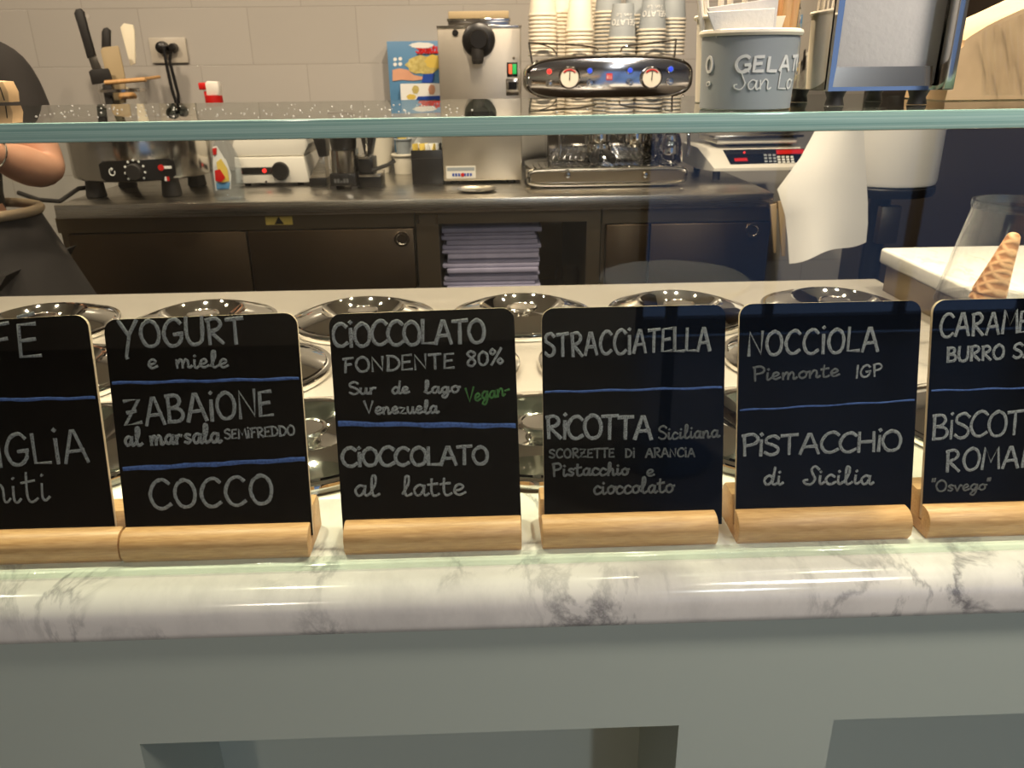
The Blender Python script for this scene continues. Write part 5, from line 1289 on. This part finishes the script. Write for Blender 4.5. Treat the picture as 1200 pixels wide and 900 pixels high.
# second cup nested behind, holding white spoons
x2, x3 = at(817, 20, Y=cyy + .115).x, at(893, 20, Y=cyy + .115).x; r2 = (x3 - x2) / 2; c2x = (x2 + x3) / 2; Y2 = cyy + .115
z2 = at(850, 18, Y=Y2).z
t = thing('gelato_cup', 'plain white tub of plastic spoons behind the grey printed tub', 'cup', (c2x, Y2, SZ))
MB().lathe(cup_prof(r2 * .86, r2 * .97, z2 - SZ, 0, .0022), (c2x, Y2, SZ), 56).build('cup_wall', M['cupwhite'], t)
for i, (px, lx) in enumerate(((823, 819), (829, 826), (838, 846), (852, 856), (866, 874))):
    Y0 = Y2 - r2 * .4 + .004 * i
    mb = MB(); mb.tube([at(px + 3, 70, Y=Y0), at(lx, -16, Y=Y0)], .0026, 8); o = mb.build('plastic_spoon', M['white'])
    tag(o, 'white plastic spoon handle standing in the white tub', 'spoon', 'plastic spoons in the white tub')

# napkin dispenser
pf = at(1040, 122.5, Z=SZ); NY = pf.y - .012
x0_, x1_ = at(968, 105, Y=NY).x, at(1108, 105, Y=NY).x
nz0 = at(1040, 106, Y=NY).z; nz1 = nz0 + .155
dpt = .10
t = thing('napkin_dispenser', 'polished chrome napkin dispenser on black feet on the glass shelf', 'napkin dispenser', ((x0_ + x1_) / 2, NY + dpt / 2, SZ))
fl = at(1108, 60, Y=NY).x - at(1096, 60, Y=NY).x
mb = MB()
mb.box((x0_, NY, nz0), (x0_ + .003, NY + dpt, nz1), .001).box((x1_ - .003, NY, nz0), (x1_, NY + dpt, nz1), .001).box((x0_ + .003, NY, nz0), (x1_ - .003, NY + dpt, nz0 + .003)).box((x0_ + .003, NY, nz1 - .003), (x1_ - .003, NY + dpt, nz1)).box((x0_ + .003, NY + dpt - .003, nz0 + .003), (x1_ - .003, NY + dpt, nz1 - .003))
mb.build('case', M['chrome'], t)
# flared side flanges of the front frame and the sloping lower lip
zl = at(1040, 78, Y=NY).z
xi0, xi1 = at(977, 78, Y=NY).x, at(1097, 78, Y=NY).x
mb = MB(); mb.faces([(x0_ + .003, NY + .002, nz0 + .001), (xi1 + .0005, NY + .002, nz0 + .001), (xi1, NY + .005, zl), (xi0, NY + .005, zl), (x0_ + .003, NY + .004, nz0), (xi1 + .0005, NY + .004, nz0), (xi1, NY + .008, zl), (xi0, NY + .008, zl)], [[0, 1, 2, 3], [4, 7, 6, 5], [0, 3, 7, 4], [1, 5, 6, 2], [3, 2, 6, 7], [0, 4, 5, 1]], smooth=False); mb.build('lower_lip', M['chrome_soft'], t)
mb = MB(); mb.prism([(x0_, nz0), (x0_ + .003, nz0), (xi0 + .0005, zl), (xi0 + .002, nz1), (x0_, nz1)], NY - .004, NY + .004); mb.build('front_flange', M['chrome'], t)
mb = MB(); mb.box((x1_ - fl, NY - .012, nz0), (x1_, NY + .001, nz1), .0012, 2); mb.build('front_flange', M['chrome_soft'], t)
for a in (x0_ + .012, x1_ - .016):
    for d in (.010, dpt - .014):
        MB().lathe([(0, 0), (.0075, 0), (.0062, (nz0 - SZ) * .5), (.0082, nz0 - SZ - .0002), (0, nz0 - SZ - .0002)], (a, NY + d, SZ), 20).build('foot', M['black_soft'], t)
n_ = 14
for i in range(n_):
    y = NY + .010 + i * .0058
    o = MB().box((x0_ + .0045, y, nz0 + .0034), (x1_ - .0045, y + .0052, nz1 - .006 - (.0 if i else .0)), .0012).build('paper_napkin', M['napkin'])
    tag(o, 'foremost white napkin showing in the chrome dispenser' if i == 0 else 'white paper napkin packed inside the chrome dispenser', 'napkin', 'napkins in the dispenser')

# kraft wafer bag at the end of the shelf
KY = at(1160, 118, Z=SZ).y + .012
ot = [(1105, 112), (1112, 88), (1117.5, 60), (1122, 59.5), (1128, 54), (1130, 47), (1137, 41), (1155, 30), (1174, 20), (1200, 8.5), (1240, -10), (1290, -10), (1290, 112)]
P2 = XZ(ot, KY); cxk = sum(p[0] for p in P2) / len(P2); czk = sum(p[1] for p in P2) / len(P2)
t = thing('paper_bag', 'crumpled kraft bag of wafers in shiny clear wrap on the glass shelf', 'bag', (cxk, KY + .04, SZ))
mb = MB(); vs, fs = [], []; n = len(P2); lay = [(0, 0.0), (.0, .004), (-.03, .020), (-.03, .055), (0, .072), (0, .076)]
zlow = SZ + .0005
for s_, d in ((.95, 0), (.985, .008), (1.0, .032), (.985, .060), (.95, .070)):
    for x, z in P2:
        xx = cxk + (x - cxk) * s_; zz = max(zlow, czk + (z - czk) * s_ if z > SZ + .02 else zlow)
        vs.append((xx + random.uniform(-.0006, .0006), KY + d - .008 * math.sin(d * 48) * 0 + random.uniform(-.001, .001), zz))
for j in range(4):
    for i in range(n): fs.append([j * n + i, j * n + (i + 1) % n, (j + 1) * n + (i + 1) % n, (j + 1) * n + i])
fs += [list(range(n))[::-1], [4 * n + i for i in range(n)]]
mb.faces(vs, fs); mb.build('bag_paper', M['kraft'], t)
# clear wrap: a creased sheet just in front of the bag
mb = MB(); vs, fs = [], []; cols, rows_n = 16, 8
for j in range(rows_n + 1):
    for i in range(cols + 1):
        px = 1150 + 75 * i / cols; pyt = 26 - (px - 1160) * .42; py = 112 + (max(pyt, -8) + 6 - 112) * j / rows_n
        vs.append(at(px, py, Y=KY - .006 - .003 * math.sin(i * 2.1 + .25 * j) - .002 * math.sin(i * .9 + j * .8)))
for j in range(rows_n):
    for i in range(cols): a = j * (cols + 1) + i; fs.append([a, a + 1, a + cols + 2, a + cols + 1])
mb.faces(vs, fs); o = mb.build('clear_wrap', M['clear'], t)
md = o.modifiers.new('th', 'SOLIDIFY'); md.thickness = .0006
md = o.modifiers.new('s', 'SUBSURF'); md.levels = 1; md.render_levels = 2
# wafer peeking out
Kw = KY + .09
o = MB().prism(XZ([(1170, 100), (1176, 20), (1184, 6), (1195, -8), (1215, -16), (1240, -10), (1250, 60), (1240, 100)], Kw), Kw, Kw + .02, bev=.004)
for v in o.bm.verts: v.co.z = max(v.co.z, SZ + .0005)
o = o.build('wafer_stack', M['waffle']); tag(o, 'ochre wafer stack peeking out behind the kraft bag', 'wafers')
# water droplets scattered on the glass
mb = MB(); rs = random.Random(3)
for k in range(170):
    px = rs.uniform(40, 560) if k < 140 else rs.uniform(560, 1000); q = at(px, rs.uniform(122, 137), Z=SZ)
    if not (SH0 + .006 < q.y < SH1 - .01) or (px > 800 and q.y > .66): continue
    r = rs.uniform(.0005, .0011); mb.lathe([(r, 0), (r * .85, r * .35), (r * .45, r * .6), (0, r * .68)], (q.x, q.y, SZ - .0003), 8)
o = mb.build('water_droplets', M['droplet']); tag(o, 'tiny water droplets scattered over the top of the glass shelf', 'water', kind='stuff')
# folded kraft box at the other end of the shelf
Kb = at(10, 119.5, Z=SZ).y - .01
x0_, x1_ = at(-34, 108, Y=Kb).x, at(9, 112, Y=Kb).x; z1_ = at(5, 95.5, Y=Kb).z
t = thing('kraft_box', 'small folded kraft card box standing on the shelf before the person', 'box', ((x0_ + x1_) / 2, Kb + .02, SZ))
mb = MB(); mb.prism([(x0_, SZ), (x1_, SZ), (x1_ + .0015, SZ + (z1_ - SZ) * .5), (x1_ - .002, z1_), (x0_, z1_ + .002)], Kb, Kb + .024, bev=.0012); mb.build('card', M['kraft'], t)
qx = at(4, 112, Y=Kb).x; mb = MB(); mb.prism([(qx - .0006, SZ + .002), (qx + .0006, SZ + .002), (qx - .001, z1_ - .006), (qx - .0022, z1_ - .006)], Kb - .0004, Kb + .0006); mb.build('slit', M['black'], t)

# wall mounted cup dispenser behind the napkins
Yd = 3.44
x0_, x1_ = at(893, 60, Y=Yd).x, at(947, 60, Y=Yd).x; rd = (x1_ - x0_) / 2; cdx = (x0_ + x1_) / 2
zb4 = at(925, 103, Y=Yd).z
t = thing('cup_dispenser', 'tan wall tube dispensing cups, with white cup rims at its lower end', 'dispenser', (cdx, Yd, zb4))
MB().lathe([(rd - .004, .035), (rd, .035), (rd, .60), (rd - .004, .60), (rd - .004, .035)], (cdx, Yd, zb4), 40).build('tube', M['tan'], t)
MB().lathe([(0, .03), (rd - .012, .03), (rd - .006, .034), (rd + .001, .022), (rd + .003, .018), (rd + .001, .015), (rd + .001, .008), (rd + .004, .004), (rd + .002, 0), (rd - .01, .0), (0, .02)], (cdx, Yd, zb4), 40).build('cup_rims', M['cupwhite'], t)
MB().box((cdx - .03, Yd + rd - .006, zb4 + .10), (cdx + .03, 3.5995, zb4 + .5), .003).build('bracket', M['black'], t)

# ------------------------------------------------------------------ bistro table on the customers' side (seen mirrored in the glass)
bt = thing('bistro_table', 'small round pale table standing on the customers side of the counter', 'table', (.70, -1.75, 0))
MB().lathe([(0, .73), (.27, .73), (.28, .74), (.28, .752), (.27, .76), (0, .76)], (.70, -1.75, 0), 48).build('tabletop', M['white'], bt)
MB().lathe([(0, .02), (.025, .02), (.025, .73), (0, .73)], (.70, -1.75, 0), 20).build('column', M['black'], bt)
MB().lathe([(0, 0.0003), (.20, 0.0003), (.20, .012), (.03, .025), (0, .03)], (.70, -1.75, 0), 40).build('foot', M['black'], bt)

# ------------------------------------------------------------------ person behind the counter
PD = 1.98
def skin_obj(name, verts, edges, radii, m, parent, root=0, sub=2):
    me = bpy.data.meshes.new(name); me.from_pydata(verts, edges, [])
    o = bpy.data.objects.new(name, me); C.objects.link(o); o.parent = parent
    sk = o.modifiers.new('skin', 'SKIN'); sk.use_smooth_shade = True
    if not me.skin_vertices: me.skin_vertices.new()
    for i, r in enumerate(radii):
        sv = me.skin_vertices[0].data[i]; sv.radius = (r, r) if not isinstance(r, tuple) else r; sv.use_root = (i == root)
    sb = o.modifiers.new('sub', 'SUBSURF'); sb.levels = sub; sb.render_levels = sub
    me.materials.append(m); return o
sh = at(8, 86, Y=PD); el = at(58, 204, Y=PD - .06); wr = at(-18, 176, Y=PD - .22)
pc = Vector((sh.x - .185, PD, .15))
person = thing('person', 'person in a dark T-shirt and dark apron working behind the counter by the wall', 'person', pc)
F0 = .15
hx, hyp = pc.x - .02, PD - .01
def loc(v): return Vector(v) - pc
V, E, RR = [], [], []
def add(p, r, to=None):
    V.append(loc(p)); RR.append(r); i = len(V) - 1
    if to is not None: E.append((to, i))
    return i
pel = add((hx, hyp, F0 + .93), (.15, .11))
wai = add((hx - .01, hyp, F0 + 1.08), (.125, .10), pel)
che = add((pc.x + .01, PD, F0 + 1.26), (.145, .11), wai)
nkb = add((pc.x, PD, F0 + 1.39), (.075, .065), che)
nk = add((pc.x, PD - .01, F0 + 1.45), .052, nkb)
ja = add((pc.x, PD - .035, F0 + 1.51), (.066, .078), nk)
hd = add((pc.x, PD - .03, F0 + 1.59), (.076, .092), ja)
tp = add((pc.x, PD - .02, F0 + 1.66), (.062, .075), hd)
def arm(shp, elp, wrp, side):
    s0 = add(shp + Vector((-.06 * side, 0, .015)), .062, nkb); s1 = add(shp, .056, s0)
    m_ = add(shp.lerp(elp, .5), .047, s1); e_ = add(elp, .047, m_)
    f_ = add(elp.lerp(wrp, .35), .049, e_); w_ = add(wrp, .026, f_)
    d = (wrp - elp).normalized(); up = Vector((0, 0, 1)); u = d.cross(up).normalized(); dn = Vector((0, 0, -1))
    pa = add(wrp + d * .045, (.032, .020), w_)
    for k, ln in zip((-1.4, -.5, .4, 1.2), (.85, 1.0, .95, .78)):
        b = wrp + d * .088 + Vector((0, 0, 1)) * (.015 * -k)
        k1 = add(b, .0092, pa); k2 = add(b + d * .034 * ln + u * .012 * side, .0085, k1); k3 = add(b + d * .048 * ln + u * .036 * side, .0078, k2); add(b + d * .040 * ln + u * .052 * side, .007, k3)
    t1 = add(wrp + d * .045 + Vector((0, 0, .030)) + u * .010 * side, .0105, pa); t2 = add(wrp + d * .075 + Vector((0, 0, .040)) + u * .028 * side, .009, t1); add(wrp + d * .092 + Vector((0, 0, .034)) + u * .042 * side, .008, t2)
arm(sh, el, wr, 1)
sh2 = Vector((pc.x - .185, PD, sh.z)); el2 = Vector((pc.x - .27, PD - .06, F0 + 1.09)); wr2 = Vector((pc.x - .13, PD - .25, F0 + 1.10))
arm(sh2, el2, wr2, -1)
for s in (1, -1):
    h_ = add((hx + .095 * s, hyp, F0 + .86), .095, pel); kn = add((hx + .10 * s, hyp - .01, F0 + .49), .062, h_); cf = add((hx + .10 * s, hyp + .012, F0 + .32), .056, kn); an = add((hx + .10 * s, hyp + .01, F0 + .09), .040, cf)
    he = add((hx + .10 * s, hyp - .02, F0 + .045), .036, an); add((hx + .11 * s, hyp - .14, F0 + .034), .030, he)
body = skin_obj('body', V, E, RR, M['skin'], person)
# face
fc = Vector((pc.x, PD - .03, F0 + 1.575))
def lm(mb, name, m): return mb.build(name, m, person)
mb = MB(); mb.ball(fc + Vector((0, -.098, -.004)), .013, 12, (.8, 1.1, 1.5)); lm(mb, 'nose', M['skin'])
for s in (1, -1):
    mb = MB(); mb.ball(fc + Vector((.029 * s, -.0795, .018)), .0095, 12); lm(mb, 'eye', M['print_white'])
    mb = MB(); mb.ball(fc + Vector((.029 * s, -.0865, .018)), .0042, 10); lm(mb, 'pupil', M['black'])
    mb = MB(); mb.ball(fc + Vector((.076 * s, -.002, .010)), .018, 12, (.4, .8, 1.5)); lm(mb, 'ear', M['skin'])
mb = MB(); mb.ball(fc + Vector((0, -.089, -.042)), .02, 12, (1.1, .4, .35)); lm(mb, 'mouth', mat('lips', (160, 84, 76), .5))
mb = MB()
b = bmesh.new(); bmesh.ops.create_uvsphere(b, u_segments=28, v_segments=18, radius=1)
for v in b.verts:
    v.co = Vector((v.co.x * .092, v.co.y * .108, v.co.z * .108)); 
    if v.co.y < -.055 and v.co.z < .045: v.co.y = -.05
    if v.co.z < -.06: v.co.z = -.06
    v.co += fc + Vector((0, .010, .035))
mb._merge(b); lm(mb, 'hair', M['hair'])
mb = MB(); mb.ball(fc + Vector((0, .12, .06)), .05, 16); lm(mb, 'hair_bun', M['hair'])
# T-shirt
V2, E2, R2 = [], [], []
def add2(p, r, to=None):
    V2.append(loc(p)); R2.append(r); i = len(V2) - 1
    if to is not None: E2.append((to, i))
    return i
a0 = add2((hx, hyp, F0 + .94), (.166, .127)); a1 = add2((hx - .01, hyp, F0 + 1.08), (.145, .118), a0); a2 = add2((pc.x + .01, PD, F0 + 1.26), (.165, .128), a1); a3 = add2((pc.x, PD, F0 + 1.385), (.098, .084), a2)
for S0, E0, sd in ((sh, el, 1), (sh2, el2, -1)):
    b0 = add2(S0 + Vector((-.06 * sd, 0, .020)), .074, a3); b1 = add2(S0 + Vector((.003 * sd, 0, .006)), .068, b0); add2(S0.lerp(E0, .35), .063, b1); add2(S0.lerp(E0, .64), .061, len(V2) - 1)
skin_obj('t_shirt', V2, E2, R2, M['shirt'], person)
# trousers
V3, E3, R3 = [loc((hx, hyp, F0 + .92))], [], [(.168, .13)]
for s in (1, -1):
    pr0 = 0
    for p, r in (((hx + .098 * s, hyp, F0 + .84), .112), ((hx + .10 * s, hyp - .01, F0 + .49), .085), ((hx + .10 * s, hyp + .012, F0 + .30), .078), ((hx + .10 * s, hyp + .01, F0 + .085), .068)):
        V3.append(loc(p)); R3.append(r); E3.append((pr0, len(V3) - 1)); pr0 = len(V3) - 1
skin_obj('trousers', V3, E3, R3, M['black_soft'], person)
for s in (1, -1):
    mb = MB(); c = Vector((hx + .105 * s, hyp - .05, F0 + .036)); mb.ball(c, 1, 20, (.052, .145, .036))
    for v in mb.bm.verts: v.co.z = max(v.co.z, F0 + .001)
    lm(mb, 'shoe', M['black'])
# apron: a curved, flared skirt round the hips and its waistband
mb = MB(); vs, fs = [], []; nA, nZ = 28, 10
for j in range(nZ + 1):
    z = F0 + 1.035 - (.60) * j / nZ; k = 1 + .48 * min(1, (j / nZ) / .4)
    for i in range(nA + 1):
        a = R(-205 + 230 * i / nA); wv = 1 + .02 * math.sin(i * 1.7) * (j / nZ)
        vs.append((hx + .200 * k * wv * math.cos(a), hyp + .150 * k * wv * math.sin(a), z))
for j in range(nZ):
    for i in range(nA): a = j * (nA + 1) + i; fs.append([a, a + 1, a + nA + 2, a + nA + 1])
mb.faces(vs, fs); o = lm(mb, 'apron', M['apron']); md = o.modifiers.new('th', 'SOLIDIFY'); md.thickness = .003
mb = MB(); mb.tube([(hx + .200 * math.cos(R(a)), hyp + .150 * math.sin(R(a)), F0 + 1.045) for a in range(0, 360, 12)], .012, 10, closed=True); lm(mb, 'waistband', M['beige'])
# bracelet
q = wr.lerp(el, .12); d = (el - wr).normalized(); u = d.cross(Vector((0, 0, 1))).normalized(); w2 = d.cross(u)
mb = MB(); mb.tube([q + (u * math.cos(R(a)) + w2 * math.sin(R(a))) * .033 for a in range(0, 360, 15)], .0022, 8, closed=True); br = mb.build('bracelet', M['chrome'], person)
mb = MB(); mb.ball(q - w2 * (-.034 if w2.z < 0 else .034), .006, 10); mb.build('charm', M['chrome'], br)
